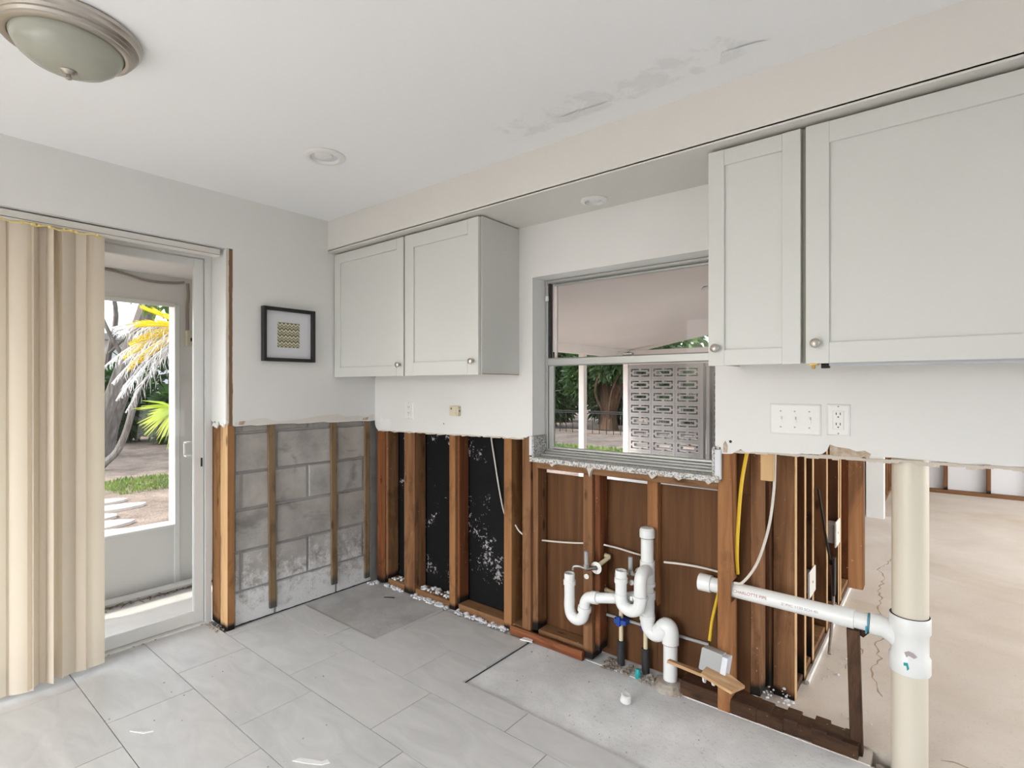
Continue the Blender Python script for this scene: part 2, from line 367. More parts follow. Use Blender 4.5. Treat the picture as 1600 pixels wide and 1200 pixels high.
struct(soff, 'ceiling_soffit', 'soffit_paint', 'cream boxed soffit running above the wall cabinets and window', 'soffit')
# left wall: drywall with the door opening, torn off at counter height
pts = [(-5.5, 2.44), (-5.5, 0), (-3.42, 0), (-3.42, 2.14), (-.966, 2.14)]
pts += [(-.966+R(-.002, .002), 2.14-i*.1) for i in range(1, 10)] + [(-.966, 1.150)]
pts += ragged(-.955, -.012, 1.143, 1.128, 22, .004) + [(0, 1.128), (0, 2.44)]
wl_ = MB().prism(pts, 0, -.0125, 0)
wall_left = struct(wl_, 'wall_left', 'wall_paint', 'white left wall cut off above bare concrete block beside the sliding door', 'wall', tri=True)
# scalloped strip of bare paper along the torn edge
sc = [(-.955, 1.148), (-.012, 1.134)]
up = [(-.012, 1.168), (-.07, 1.160), (-.15, 1.168), (-.24, 1.165), (-.30, 1.186), (-.36, 1.182), (-.44, 1.178), (-.50, 1.172), (-.57, 1.163), (-.64, 1.158), (-.69, 1.155), (-.74, 1.166), (-.78, 1.182), (-.83, 1.180), (-.88, 1.169), (-.955, 1.164)]
MB().prism(sc+up, 0, -.0005, .0007).build('torn_paper', 'trim_white' if 0 else 'gypsum', wall_left, tri=True).data.materials[0] = MATS['bare_paper']
MB().prism([(-.105, 1.135), (-.065, 1.135), (-.055, 1.153), (-.10, 1.150)], 0, .0002, .0012).build('torn_paper', 'paper_torn', wall_left)
MB().prism([(-.935, 1.148), (-.905, 1.148), (-.895, 1.170), (-.93, 1.168)], 0, .0002, .0012).build('torn_paper', 'paper_torn', wall_left)
# rough strip where the jamb's corner bead was pulled off
bead = MB()
prev = 2.135
ys = [2.135-i*.03 for i in range(34)]
for a, b in zip(ys, ys[1:]): bead.box(-.986+R(-.002,.002), -.967+R(-.003,.001), 0, 0, 0, 0) if 0 else bead.box(-.010, -.001+R(-.002, .001), -.985+R(-.002, .002), -.966+R(-.002, .003), b, a)
bead.build('stripped_corner', 'adhesive', wall_left)
MB().prism([(-.998+R(-.002,.002), 2.14-i*.06) for i in range(17)] + [(-.985, 1.16), (-.985, 2.14)], 0, -.012, -.003).build('plaster_edge', 'gypsum', wall_left, tri=True)
# door reveal: white jamb and head linings
pts = [(-.23, 2.139), (-.0130, 2.139)] + [(-.0130, 1.155)] + [(-.012-(.218)*i/12, 1.158+R(-.012, .012)) for i in range(1, 12)] + [(-.23, 1.15)]
MB().prism(pts, 1, -.999, -.988).build('jamb_lining', 'trim_white', wall_left, tri=True)
for i in range(9):
    x = R(-.215, -.02); z = 1.155+R(-.02, .008); r = R(.006, .014); mb = MB(); mb.lathe([(.0005, -r), (r*.9, -r*.3), (r, .2*r), (r*.5, r), (.0005, r*1.1)], (x, -.997, z), (0, 0, 1), 7); mb.build('plaster_lump', 'trim_white', wall_left)
MB().box(-.23, -.0127, -3.42, -.988, 2.14, 2.1519).build('head_lining', 'trim_white', wall_left)
# jamb studs below the lining
MB().bbox(-.222, -.124, -.986, -.948, 0, 1.17).build('stud', 'wood_orange', wall_left)
MB().bbox(-.104, -.0135, -.990, -.950, -.008, 1.17).build('stud', 'wood_lit_side', wall_left)  # pale colour paints in the bright light on this stud's jamb side
MB().bbox(-.0134, -.011, -.989, -.951, -.005, 1.149, .001).build('stud_face', 'wood_orange', wall_left)  # darker overlay for the same stud's less lit room side
MB().box(-.125, -.102, -.975, -.952, 0, 1.17).build('shim', 'wood_dark', wall_left)
# concrete block behind (solid wall above the cut and round the door keeps the daylight out)
mas = MB(); mas.box(-.24, -.046, -.948, .14, -.1, 2.44); mas.box(-.24, -.0126, -3.43, -.948, 2.152, 2.44); mas.box(-.24, -.0126, -5.5, -3.43, -.1, 2.44)
mas.build('masonry', 'mortar_joint', wall_left)
CY = [(-.01, .185, 0), (.185, .415, 1), (.415, .655, 0), (.655, .870, 1), (.870, 1.10, 0), (1.10, 1.2, 1)]
for z0, z1, par in CY:
    cuts = [-.948, -.905, -.49, -.075, .0] if par else [-.948, -.70, -.285, .0]
    for a, b in zip(cuts, cuts[1:]):
        if b-a < .03: continue
        mb = MB(); h = .0045; d = R(-.002, .002); c = .006
        y0, y1, zz0, zz1 = a+h+R(0,.003), b-h-R(0,.003), z0+h, z1-h
        mb.add([(-.047, y0, zz0), (-.047, y1, zz0), (-.047, y1, zz1), (-.047, y0, zz1), (-.034+d, y0+c, zz0+c), (-.034+d, y1-c, zz0+c), (-.034+d, y1-c, zz1-c), (-.034+d, y0+c, zz1-c)],
               [(4,5,6,7), (0,1,5,4), (1,2,6,5), (2,3,7,6), (3,0,4,7)])
        mb.build('concrete_block', 'cinder_block', wall_left)
for y0, y1, zb, tl in ((-.757, -.716, .04, .012), (-.338, -.296, .06, .008), (-.072, -.030, .03, 0)):
    mb = MB(); M = Matrix.Translation((0, tl, 0)) @ Matrix.Rotation(0, 4, 'X'); mb.bbox(-.031, -.0135, y0, y1, zb, 1.16, .002)
    for i in range(8): mb.v[i] = (mb.v[i][0], mb.v[i][1]+tl, mb.v[i][2])
    mb.build('furring_strip', 'wood_furring', wall_left)
MB().box(-.034, .0005, -.948, -.002, -.03, -.007).build('mortar_fillet', 'thinset', wall_left)
fc = ragged(-.946, -.01, -.0005, -.0005, 40, .0025); MB().prism([(-.946, -.010), (-.01, -.010)] + fc[::-1], 0, -.0335, -.0315).build('floor_crack', 'dark_grey', wall_left, tri=True)

# back wall: drywall with the window notch and torn lower edge
pts = [(0, 2.44), (6.0, 2.44), (6.0, 1.11)]
pts += ragged(5.9, 2.93, 1.112, 1.117, 60, .003) + [(2.905, 1.124), (2.885, 1.135), (2.86, 1.130), (2.835, 1.139), (2.80, 1.142), (2.775, 1.150), (2.765, 1.125)]
pts += ragged(2.75, 2.475, 1.112, 1.098, 16, .003) + [(2.455, 1.108), (2.435, 1.098), (2.42, 1.086), (2.375, 1.083), (2.375, 1.11), (2.352, 1.115), (2.352, 1.955), (1.382, 1.955), (1.382, 1.10), (1.355, 1.098), (1.335, 1.086)]
pts += ragged(1.32, .03, 1.084, 1.062, 44, .0045) + [(.012, 1.075), (0, 1.10)]
wall_back = struct(MB().prism(pts, 1, 0, .0125), 'wall_back', 'wall_paint', 'white back wall with window notch, torn open below onto bare studs', 'wall', tri=True)
# torn gypsum edge, flaps and marks
mb = MB(); ed = ragged(.03, 1.32, 1.062, 1.084, 60, .004)
for (a, za), (b, zb) in zip(ed, ed[1:]): mb.box(a, b, .001, .0124, min(za, zb)-R(.003, .008), max(za, zb)+.004)
mb.build('gypsum_edge', 'gypsum', wall_back)
mb = MB(); ed = ragged(2.40, 4.2, 1.098, 1.112, 80, .003)
for (a, za), (b, zb) in zip(ed, ed[1:]): mb.box(a, b, .001, .0122, min(za, zb)-R(.002, .007), max(za, zb)+.006)
mb.build('gypsum_edge', 'gypsum', wall_back)
MB().prism([(2.775, 1.150), (2.80, 1.142), (2.835, 1.139), (2.86, 1.130), (2.885, 1.137), (2.905, 1.128), (2.898, 1.108), (2.88, 1.112), (2.865, 1.098), (2.84, 1.096), (2.815, 1.106), (2.775, 1.108)], 1, .002, .010).build('torn_paper', 'paper_torn', wall_back, tri=True)
MB().prism([(2.385, 1.09), (2.402, 1.09), (2.404, 1.12), (2.394, 1.14), (2.386, 1.125)], 1, -.0008, .0005).build('torn_paper', 'paper_torn', wall_back)
MB().lathe([(.0003, .001), (.006, .001), (.006, -.004)], (2.415, 0, 1.137), (0, -1, 0), 10).build('nail_hole', 'slot_black', wall_back)
MB().lathe([(.0003, .0012), (.005, .001)], (.695, 0, 1.135), (0, -1, 0), 8).build('nail_hole', 'rust', wall_back)
MB().prism([(.06, 1.075), (.16, 1.07), (.175, 1.12), (.15, 1.145), (.10, 1.135), (.07, 1.165), (.055, 1.13)], 1, -.001, 0).build('torn_paper', 'trim_white', wall_back, tri=True)
# window reveal
MB().box(1.370, 1.382, .0127, .1215, 1.10, 1.955).build('jamb_lining', 'trim_white', wall_back)
MB().box(2.352, 2.364, .0127, .1215, 1.10, 1.955).build('jamb_lining', 'trim_white', wall_back)
MB().box(1.370, 2.364, .0127, .1215, 1.9552, 1.967).build('head_lining', 'trim_white', wall_back)
# sheathing: black felt on the left, bare plywood under the window
MB().box(-.03, 1.30, .122, .135, -.012, 2.44).build('felt_sheathing', 'black_felt', wall_back)
for x0, x1 in ((1.30, 1.72), (1.722, 2.04), (2.042, 2.46)): MB().box(x0, x1, .122, .135, .0, .886+(.012 if x0 > 2 else .004 if x0 > 1.5 else 0)).build('plywood_sheet', 'plywood', wall_back)
MB().box(1.30, 1.381, .122, .135, .8865, 2.44).build('plywood_sheet', 'plywood', wall_back); MB().box(2.353, 2.46, .122, .135, .90, 2.44).build('plywood_sheet', 'plywood', wall_back); MB().box(1.3815, 2.3525, .122, .135, 1.957, 2.44).build('plywood_sheet', 'plywood', wall_back)
MB().box(1.40, 2.335, .119, .133, .913, .99).build('plywood_strip', 'plywood', wall_back)
# studs (front faces just behind the drywall)
def stud(x0, x1, z0, z1, m, y0=.0135, y1=.113, parent=wall_back, **k):
    return MB().bbox(x0, x1, y0, y1, z0, z1, .003).build('stud', m, parent, **k)
stud(.004, .091, .0, 1.12, 'wood_red'); stud(.093, .118, .03, 1.12, 'wood_brown', .02)
stud(.297, .403, -.01, 1.12, 'wood_brown'); stud(.727, .779, -.01, 1.12, 'wood_orange'); stud(.7805, .80, .035, 1.12, 'wood_red', .03)
stud(1.168, 1.224, -.01, 1.12, 'wood_orange'); stud(1.300, 1.358, -.01, 1.10, 'wood_brown'); stud(1.3595, 1.396, .04, .985, 'wood_brown', .03)
stud(1.690, 1.744, .0, .924, 'wood_brown'); stud(1.745, 1.775, .045, .924, 'wood_red', .035)
mb = MB().bbox(2.004, 2.058, .084, .1215, .33, .924, .003)
for i in (0, 7, 6, 5): mb.v[i] = (mb.v[i][0], mb.v[i][1], .45)
mb.build('stud', 'wood_plain', wall_back)
# stud notched round the drain pipe
mb = MB().bbox(2.357, 2.410, .0135, .113, -.01, .452); mb.bbox(2.357, 2.410, .0135, .113, .538, 1.12); mb.bbox(2.357, 2.410, .0135, .030, .452, .538)
mb.build('stud', 'wood_plain', wall_back)
mb = MB().bbox(1.397, 1.689, .0135, .113, .926, .963, .003, 0); mb.build('rough_sill', 'wood_plate', wall_back)
MB().bbox(1.7445, 2.357, .0135, .113, .926, .963, .003, 0).build('rough_sill', 'wood_plate', wall_back)
MB().bbox(1.69, 1.744, .0135, .113, .926, .963, .003, 0).build('rough_sill', 'wood_plate', wall_back)
# sole plates
for x0, x1 in ((.12, .296), (.404, .726), (.801, 1.167), (1.225, 1.299)): MB().bbox(x0, x1, .022, .115, -.012, .034, .003, 0).build('sole_plate', 'wood_plate', wall_back)
MB().bbox(1.3965, 1.689, .035, .118, -.012, .045, .004, 0).build('sole_plate', 'wood_plate', wall_back)
mb = MB().bbox(1.235, 1.70, -.014, .012, -.012, .036, .006, 0)
mb.build('sole_plate', 'wood_redplate', wall_back)
mb = MB().bbox(2.192, 2.356, .02, .115, -.016, .05, .006, 0); mb.build('sole_plate', 'wood_rotten', wall_back)
# rotten plate towards the open end
mb = MB(); xs = [2.412+i*.05 for i in range(10)]
for i, (a, b) in enumerate(zip(xs, xs[1:])): mb.bbox(a, b, .012+R(-.006, .006), .125+R(-.012, .006), -.012, .045+R(-.008, .004), .01, 0)
mb.build('sole_plate', 'wood_rotten', wall_back)
# corner studs between window and the stripped room
stud(2.386, 2.430, .04, 1.14, 'wood_red', .128, .20); stud(2.434, 2.499, .04, 1.14, 'wood_brown', .128, .22); stud(2.47, 2.516, .04, 1.14, 'wood_dark', .226, .30)
MB().box(2.36, 2.46, .136, .30, .0, 2.44).build('corner_panel', 'plywood', wall_back)
MB().bbox(2.526, 2.573, .022, .06, .985, 1.16).build('nailer_block', 'wood_edge', wall_back)
stud(2.832, 2.878, .622, 1.16, 'wood_plain', .0135, .09)
# top of this partition above the cut: closes the view into the stripped room's upper half
MB().box(2.60, 6.0, .115, .1275, 1.16, 2.44).build('rear_drywall', 'wall_paint', wall_back)

# ---- the stripped room behind
ws = MB().box(2.47, 2.60, .40, 2.26, 1.20, 2.44); ws.box(2.47, 2.60, 2.26, 4.36, 2.05, 2.44); ws.box(2.47, 2.60, 4.46, 6.9, 1.30, 2.44)
wall_side = struct(ws, 'wall_side', 'wall_paint', 'side wall of the stripped room, bare studs below the cut', 'wall')
XR = 2.604
for y, x0, m in ((.27, 2.518, 'wood_brown'), (.475, 2.515, 'wood_dark'), (.67, 2.515, 'wood_dark'), (1.087, 2.515, 'wood_brown'), (1.52, 2.515, 'wood_dark'), (1.60, 2.515, 'wood_brown'), (2.02, 2.515, 'wood_red'), (2.19, 2.515, 'wood_brown')):
    MB().bbox(x0, XR, y, y+.040, -.004, 1.30, .002).build('stud', m, wall_side)
    MB().box(XR, XR+.0025, y+.001, y+.039, .0, 1.30).build('stud_edge', 'wood_edge', wall_side)  # paler strip paints in the light caught by the stud's narrow face
MB().box(2.496, 2.514, .30, 2.26, -.004, 1.30).build('backing_board', 'plywood', wall_side)
MB().bbox(2.612, 2.630, .45, 2.26, -.004, .014, .004, 1).build('loose_strip', 'trim_white', wall_side)
MB().bbox(2.516, 2.60, .32, .47, -.004, .028, .004, 1).build('sole_plate', 'wood_rotten', wall_side)
for y0, y1 in ((.52, .66), (.72, 1.08), (1.14, 1.51), (1.65, 2.01), (2.07, 2.18)): MB().bbox(2.516, 2.60, y0, y1, -.004, .032, .004, 1).build('sole_plate', 'wood_plate', wall_side)
MB().bbox(2.47, 2.606, 2.232, 2.262, -.004, 1.30, .003).build('jamb_board', 'trim_white', wall_side)
MB().bbox(2.49, 2.645, 4.36, 4.50, -.004, 2.06, .004).build('door_post', 'trim_white', wall_side)
for y in (4.75, 5.2, 5.65, 6.1, 6.5): MB().bbox(2.50, 2.59, y, y+.04, .0, 1.30).build('stud', 'wood_brown', wall_side)
MB().box(2.48, 2.498, 4.50, 6.8, .04, 1.30).build('backing_board', 'plywood', wall_side)
MB().bbox(2.50, 2.59, 4.52, 6.7, -.004, .04, .004, 1).build('sole_plate', 'wood_plate', wall_side)
wf = MB().box(2.47, 8.1, 6.55, 6.70, -.1, 2.44)
wall_far = struct(wf, 'wall_far', 'house_white', 'far wall of the stripped room, pale board between thin studs', 'wall')
for x in [2.72+.41*i for i in range(12)]:
    MB().bbox(x, x+.04, 6.47, 6.545, .035, 1.35).build('stud', 'wood_red' if 0 else 'wood_brown', wall_far)
MB().bbox(2.62, 7.9, 6.46, 6.549, -.004, .04, .004, 0).build('sole_plate', 'wood_plate', wall_far)
struct(MB().box(8.15, 8.25, .1, .9, -.1, 2.44).box(8.15, 8.25, 5.9, 6.7, -.1, 2.44).box(8.15, 8.25, .9, 5.9, 2.35, 2.44), 'wall_end', 'wall_paint', 'end wall of the stripped room with a wide opening added for fill light', 'wall')
struct(MB().box(2.47, 8.25, .12, 6.7, 2.44, 2.5), 'ceiling', 'ceiling_paint', 'white ceiling of the stripped room behind the partition', 'ceiling')
# unseen sides of the kitchen, with openings invented to let the added fill lights in
struct(MB().box(-.24, 0.0, -5.6, -5.5, -.1, 2.44).box(2.3, 6.1, -5.6, -5.5, -.1, 2.44).box(0.0, 2.3, -5.6, -5.5, -.1, .25).box(0.0, 2.3, -5.6, -5.5, 2.4, 2.44), 'wall_rear', 'wall_paint', 'plain white kitchen wall with a wide opening added for fill light, opposite the sink window', 'wall')
struct(MB().box(6.0, 6.1, -5.5, -4.7, -.1, 2.44).box(6.0, 6.1, -1.9, .12, -.1, 2.44).box(6.0, 6.1, -4.7, -1.9, -.1, .3).box(6.0, 6.1, -4.7, -1.9, 2.35, 2.44), 'wall_right', 'wall_paint', 'plain white kitchen side wall with a tall opening added for fill light, opposite the sliding door', 'wall')
# broken slab edge by the vent stack
mb = MB()
for i in range(46):
    x, y = R(2.86, 3.2), R(-.02, .10); r = R(.014, .04)
    if (x-3.015)**2 + (y-.075)**2 < .006: continue
    mb.lathe([(.001, -r*.5), (r*R(.7, 1), -r*.2), (r*R(.6, .9), r*.3), (.001, r*.55)], (x, y, -.03+R(-.03, .02)), (R(-.3, .3), R(-.3, .3), 1), 6)
mb.build('slab_rubble', 'rubble', None, label='broken concrete rubble round the foot of the big vent pipe', cat='rubble', kind='stuff')
# crumbs of mortar and plaster along the wall foot
def crumbs(boxes, material, name, label, cat, rmin=.003, rmax=.012):
    mb = MB()
    for (x0, x1, y0, y1, z0, n) in boxes:
        for _ in range(n):
            r = R(rmin, rmax); x, y = R(x0, x1), R(y0, y1)
            mb.lathe([(.0005, -r*.5), (r*R(.7, 1.1), -r*.2), (r*R(.5, .9), r*.4), (.0005, r*.6)], (x, y, z0+r*.35), (R(-.4, .4), R(-.4, .4), 1), 5)
    return mb.build(name, material, None, label=label, cat=cat, kind='stuff')
crumbs([(.12, .30, -.015, .02, -.008, 60), (.40, .73, -.02, .02, -.008, 130), (.80, 1.20, -.02, .02, -.008, 110), (.41, .72, .03, .11, .034, 60), (.13, .29, .03, .1, .034, 25), (.0, .06, -.06, .0, -.006, 22)], 'mat_board', 'plaster_crumbs', 'white plaster crumbs heaped along the foot of the black felt', 'debris', .003, .016)
crumbs([(1.78, 2.12, .0, .10, -.012, 110), (2.08, 2.20, -.01, .06, -.012, 60)], 'rubble', 'concrete_crumbs', 'grey concrete crumbs under the sink drain pipes', 'debris', .004, .014)
crumbs([(2.47, 2.62, .12, .26, .042, 34), (2.64, 2.75, .5, 1.0, -.004, 16), (2.75, 3.0, .25, .5, -.004, 10)], 'mat_board', 'plaster_crumbs', 'white plaster crumbs scattered on the beige floor behind the rotten plate', 'debris', .002, .009)
crumbs([(-.24, -.03, -1.04, -.99, -.001, 70), (-.25, -.19, -1.5, -1.02, -.001, 60)], 'rubble', 'sill_grit', 'grey grit at the foot of the sliding door jamb', 'debris', .002, .007)
MB().lathe([(.075, -.016), (.066, .004), (.052, .018), (.0325, .024)], (2.133, .05, 0), (0, 0, 1), 14).build('mortar_collar', 'rubble', None, label='rough grey mortar collar round the foot of the sink drain', cat='mortar')

# ================================================================== SLIDING DOOR, BLINDS
d1 = empty('door_1', (-.26, -2.2, 0), 'white aluminium sliding glass door onto the porch', 'sliding door', kind='structure')
MB().box(-.30, -.20, -3.42, -1.0, 2.105, 2.14).build('frame_head', 'door_alu', d1); MB().box(-.31, -.195, -3.42, -1.0, -.03, .010).build('frame_track', 'door_alu', d1)
MB().box(-.30, -.20, -1.03, -1.0, .01, 2.105).build('frame_jamb', 'door_alu', d1); MB().box(-.30, -.20, -3.42, -3.39, .01, 2.105).build('frame_jamb', 'door_alu', d1)
for x, y0, y1 in ((-.235, -2.25, -1.032), (-.275, -3.39, -2.20)):
    st = MB().bbox(x-.014, x+.014, y1-.052, y1, .012, 2.10); st.build('stile', 'door_alu', d1)
    MB().bbox(x-.014, x+.014, y0, y0+.052, .012, 2.10).build('stile', 'door_alu', d1)
    MB().bbox(x-.013, x+.013, y0+.052, y1-.052, .012, .078, .003, 1).build('bottom_rail', 'door_alu', d1); MB().bbox(x-.013, x+.013, y0+.052, y1-.052, 2.055, 2.10, .003, 1).build('top_rail', 'door_alu', d1)
    MB().box(x-.003, x+.003, y0+.05, y1-.05, .076, 2.057).build('pane', 'glass', d1)
h = MB().box(-.290, -.283, -1.115, -1.108, .965, 1.05); h.box(-.290, -.25, -1.115, -1.085, 1.043, 1.05); h.box(-.290, -.25, -1.115, -1.085, .965, .972)
h.build('pull_handle', 'trim_white', d1)
MB().bbox(-.2208, -.218, -1.050, -1.040, .905, .955, .002).build('latch', 'slot_black', d1)
# vertical blind
vb = empty('vertical_blind', (-.06, -2.0, 0), 'cream vinyl vertical blind drawn aside over the sliding glass door', 'blind')
hr = MB().bbox(-.085, -.030, -3.38, -1.022, 2.094, 2.134, .004, 1); hr.build('headrail', 'soffit_paint', vb)
MB().box(-.0295, -.028, -3.38, -1.022, 2.100, 2.1015).build('rail_groove', 'dark_grey', vb)
SL = [(-1.585, 86, .028, 0), (-1.655, 60, .030, 0), (-1.668, 122, .036, .01), (-1.712, 14, .030, -.01), (-1.748, 12, .026, .005), (-1.778, 62, .028, -.012), (-1.800, 140, .030, .01), (-1.822, 22, .022, 0), (-1.852, 62, .020, .01), (-1.935, 84, .024, 0), (-2.02, 80, .028, 0), (-2.105, 84, .028, 0), (-2.19, 80, .028, 0), (-2.275, 84, .028, 0), (-2.36, 82, .028, 0), (-2.445, 84, .028, 0), (-2.53, 82, .028, 0), (-2.615, 84, .028, 0), (-2.70, 82, .028, 0), (-2.785, 84, .028, 0), (-2.87, 82, .028, 0), (-2.955, 84, .028, 0), (-3.04, 82, .028, 0), (-3.125, 84, .028, 0), (-3.21, 82, .028, 0), (-3.295, 84, .028, 0)]
for y, a, zb, dx in SL:
    a = math.radians(a); w = .089; mb = MB(); n = 6; cols = []
    for i in range(n+1):
        t = i/n-.5; bow = .009*(1-(2*t)**2)
        cols.append((-.062+dx + math.cos(a)*t*w + math.sin(a)*bow, y + math.sin(a)*t*w - math.cos(a)*bow))
    vs = []
    for z in (zb, 2.088):
        for off in (0, .0011): vs += [(x+off*math.sin(a), yy-off*math.cos(a), z) for x, yy in cols]
    m = n+1; fs = []
    for i in range(n): fs += [(i, i+1, 2*m+i+1, 2*m+i), (m+i, 3*m+i, 3*m+i+1, m+i+1), (i, m+i, m+i+1, i+1), (2*m+i, 2*m+i+1, 3*m+i+1, 3*m+i)]
    fs += [(0, 2*m, 3*m, m), (n, m+n, 3*m+n, 2*m+n)]
    mb.add(vs, fs); mb.build('slat', 'blind_vinyl', vb, smooth=True)
    MB().lathe([(.001, -.006), (.007, -.003), (.007, .003), (.001, .006)], (-.012, y+R(-.01, .01), 2.082), (1, 0, 0), 8).build('slat_clip', 'chain_gold', vb)
ys = [-1.56-i*.04 for i in range(46)]
ch = [(-.0125+R(-.002, .002), y, 2.081+(.005 if i % 2 else -.005)) for i, y in enumerate(ys)]
MB().tube(ch, .0032, 5).build('spacer_chain', 'chain_gold', vb)

# ================================================================== KITCHEN WINDOW
w1 = empty('window_1', (1.87, .09, .99), 'aluminium single-hung kitchen window with a speckled granite sill', 'window', kind='structure')
MB().bbox(1.3825, 1.402, .114, .170, .99, 1.954).build('frame_jamb', 'alu', w1); MB().bbox(2.338, 2.3515, .114, .170, .99, 1.954).build('frame_jamb', 'alu', w1)
MB().bbox(1.402, 2.338, .114, .170, 1.938, 1.954, .003, 0).build('frame_head', 'alu', w1)
mb = MB().bbox(1.384, 2.350, .058, .118, .9885, 1.000, .003, 0); mb.bbox(1.402, 2.338, .085, .150, 1.000, 1.010, .003, 0); mb.bbox(1.402, 2.338, .108, .168, 1.010, 1.021, .003, 0); mb.build('frame_sill', 'alu', w1)
lo = MB().bbox(1.404, 1.436, .120, .140, 1.022, 1.480).build('lower_sash', 'alu', w1)
MB().bbox(2.312, 2.336, .120, .140, 1.022, 1.480).build('sash_stile', 'alu', lo); MB().bbox(1.436, 2.312, .120, .140, 1.022, 1.036, .003, 0).build('sash_rail', 'alu', lo)
MB().bbox(1.404, 2.336, .112, .142, 1.480, 1.524, .006, 0).build('meeting_rail', 'alu', lo)
MB().box(1.434, 2.314, .128, .132, 1.034, 1.482).build('pane', 'glass', lo)
up_ = MB().bbox(1.424, 2.336, .146, .162, 1.924, 1.9375, .003, 0).build('upper_sash', 'alu', w1)
MB().bbox(1.424, 1.440, .146, .162, 1.50, 1.924).build('sash_stile', 'lanai_ceiling', up_); MB().bbox(2.320, 2.336, .146, .162, 1.50, 1.924).build('sash_stile', 'alu', up_)
MB().box(1.438, 2.322, .152, .156, 1.51, 1.926).build('pane', 'glass', up_)
MB().bbox(1.4035, 1.414, .122, .145, 1.526, 1.937).build('balance_channel', 'dark_grey', w1)
MB().bbox(1.394, 1.412, .100, .1135, 1.840, 1.866).build('stop_clip', 'plastic_white', w1)
la = MB().bbox(1.865, 1.915, .104, .124, 1.524, 1.534, .003, 0); la.lathe([(.001, 0), (.010, 0), (.008, .010), (.001, .012)], (1.89, .116, 1.534), (0, 0, 1), 12); la.bbox(1.84, 1.895, .098, .106, 1.535, 1.541, .002, 0); la.build('sash_lock', 'chrome', w1)
mb = MB(); e = [(1.375+i*.0332, -.020+R(-.003, .003)) for i in range(31)]
mb.prism(e + [(2.371, .113), (1.375, .113)], 2, .963, .988); mb.build('granite_sill', 'granite', w1, tri=True)
MB().bbox(1.3825, 1.394, -.008, .112, .9885, 1.099, .002).build('granite_splash', 'granite', w1)
MB().bbox(1.362, 1.382, -.006, .012, .995, 1.098, .002).build('splash_edge', 'gypsum', w1).data.materials[0] = MATS['mat_board']
MB().bbox(2.340, 2.3515, -.010, .057, .9885, 1.112, .002).build('granite_splash', 'granite', w1)
MB().bbox(2.3518, 2.378, -.010, .010, .975, 1.10, .003).build('splash_edge', 'mat_board', w1)
for x, z in ((1.52, .953), (1.745, .945), (2.075, .95), (2.2, .957), (2.33, .955)):
    MB().prism([(x-.02, .963), (x-.012, z), (x-.004, z-.028 if x == 1.745 else z-.006), (x+.004, z), (x+.018, .963)], 1, -.012, .010).build('adhesive_drip', 'paper_beige', w1, tri=True)

# ================================================================== CABINETS
def door(parent, x0, x1, z0, z1, kx, kz, y1=-.307, st=.062, hinge_edge=False):
    y0 = y1-.020; mb = MB()
    mb.bbox(x0, x0+st, y0, y1, z0, z1, .0015); mb.bbox(x1-st, x1, y0, y1, z0, z1, .0015)
    mb.bbox(x0+st, x1-st, y0, y1, z0, z0+st, .0015, 0); mb.bbox(x0+st, x1-st, y0, y1, z1-st, z1, .0015, 0); mb.box(x0+st-.002, x1-st+.002, y0+.009, y1-.004, z0+st-.002, z1-st+.002)
    d = mb.build('cabinet_door', 'cabinet_paint', parent)
    MB().lathe([(.0005, 0), (.0075, 0), (.006, .006), (.006, .011), (.013, .016), (.0155, .021), (.0150, .026), (.010, .030), (.0005, .031)], (kx, y0, kz), (0, -1, 0), 20).build('knob', 'nickel', d, smooth=True)
    return d
def cabinet(x0, x1, z0, z1, label):
    c = empty('wall_cabinet', ((x0+x1)/2, -.15, z0), label, 'cabinet')
    mb = MB().box(x0, x0+.016, -.305, -.0005, z0, z1); mb.box(x1-.016, x1, -.305, -.0005, z0, z1); mb.box(x0+.016, x1-.016, -.300, -.0005, z0+.012, z0+.028); mb.box(x0+.016, x1-.016, -.300, -.0005, z1-.016, z1); mb.box(x0+.016, x1-.016, -.010, -.0005, z0+.028, z1-.016); mb.box(x0+.016, x1-.016, -.305, -.285, z0, z0+.03)
    mb.build('carcass', 'cabinet_paint', c); return c
c1 = cabinet(.002, 1.290, 1.432, 2.232, 'white two-door wall cabinet in the corner above the black felt')
door(c1, .008, .703, 1.427, 2.226, .672, 1.492); door(c1, .715, 1.284, 1.427, 2.226, 1.247, 1.496, st=.075)
MB().box(1.2885, 1.2915, -.30, -.004, 1.4305, 1.4335).build('chipped_edge', 'rust', c1)
c2 = cabinet(2.436, 2.738, 1.450, 2.232, 'narrow white single-door wall cabinet next to the kitchen window')
door(c2, 2.433, 2.737, 1.444, 2.226, 2.463, 1.507, st=.057)
c3 = cabinet(2.750, 3.620, 1.450, 2.232, 'wide white wall cabinet with one big door above the outlets')
door(c3, 2.752, 3.618, 1.444, 2.226, 2.783, 1.509, st=.068)
MB().box(2.739, 2.7495, -.306, -.29, 1.446, 2.230).build('filler_strip', 'filler_green', c2)
lb = empty('under_cabinet_light', (3.1, -.24, 1.437), 'pale plastic light bar fixed under the wide wall cabinet', 'light bar')
MB().bbox(2.81, 3.55, -.262, -.20, 1.437, 1.4495, .004, 0).build('housing', 'led_bar', lb); MB().bbox(2.785, 2.808, -.25, -.225, 1.430, 1.446, .003, 0).build('plug', 'slot_black', lb)
hp = MB().bbox(2.752, 2.778, -.275, -.235, 1.4405, 1.4495, .002, 1); hp.lathe([(.001, 0), (.006, 0), (.005, .012), (.001, .013)], (2.765, -.265, 1.4405), (0, 0, -1), 10)
hp.build('cabinet_bolt', 'brass', None, label='small brass bolt hanging under the joint of two wall cabinets', cat='bolt')

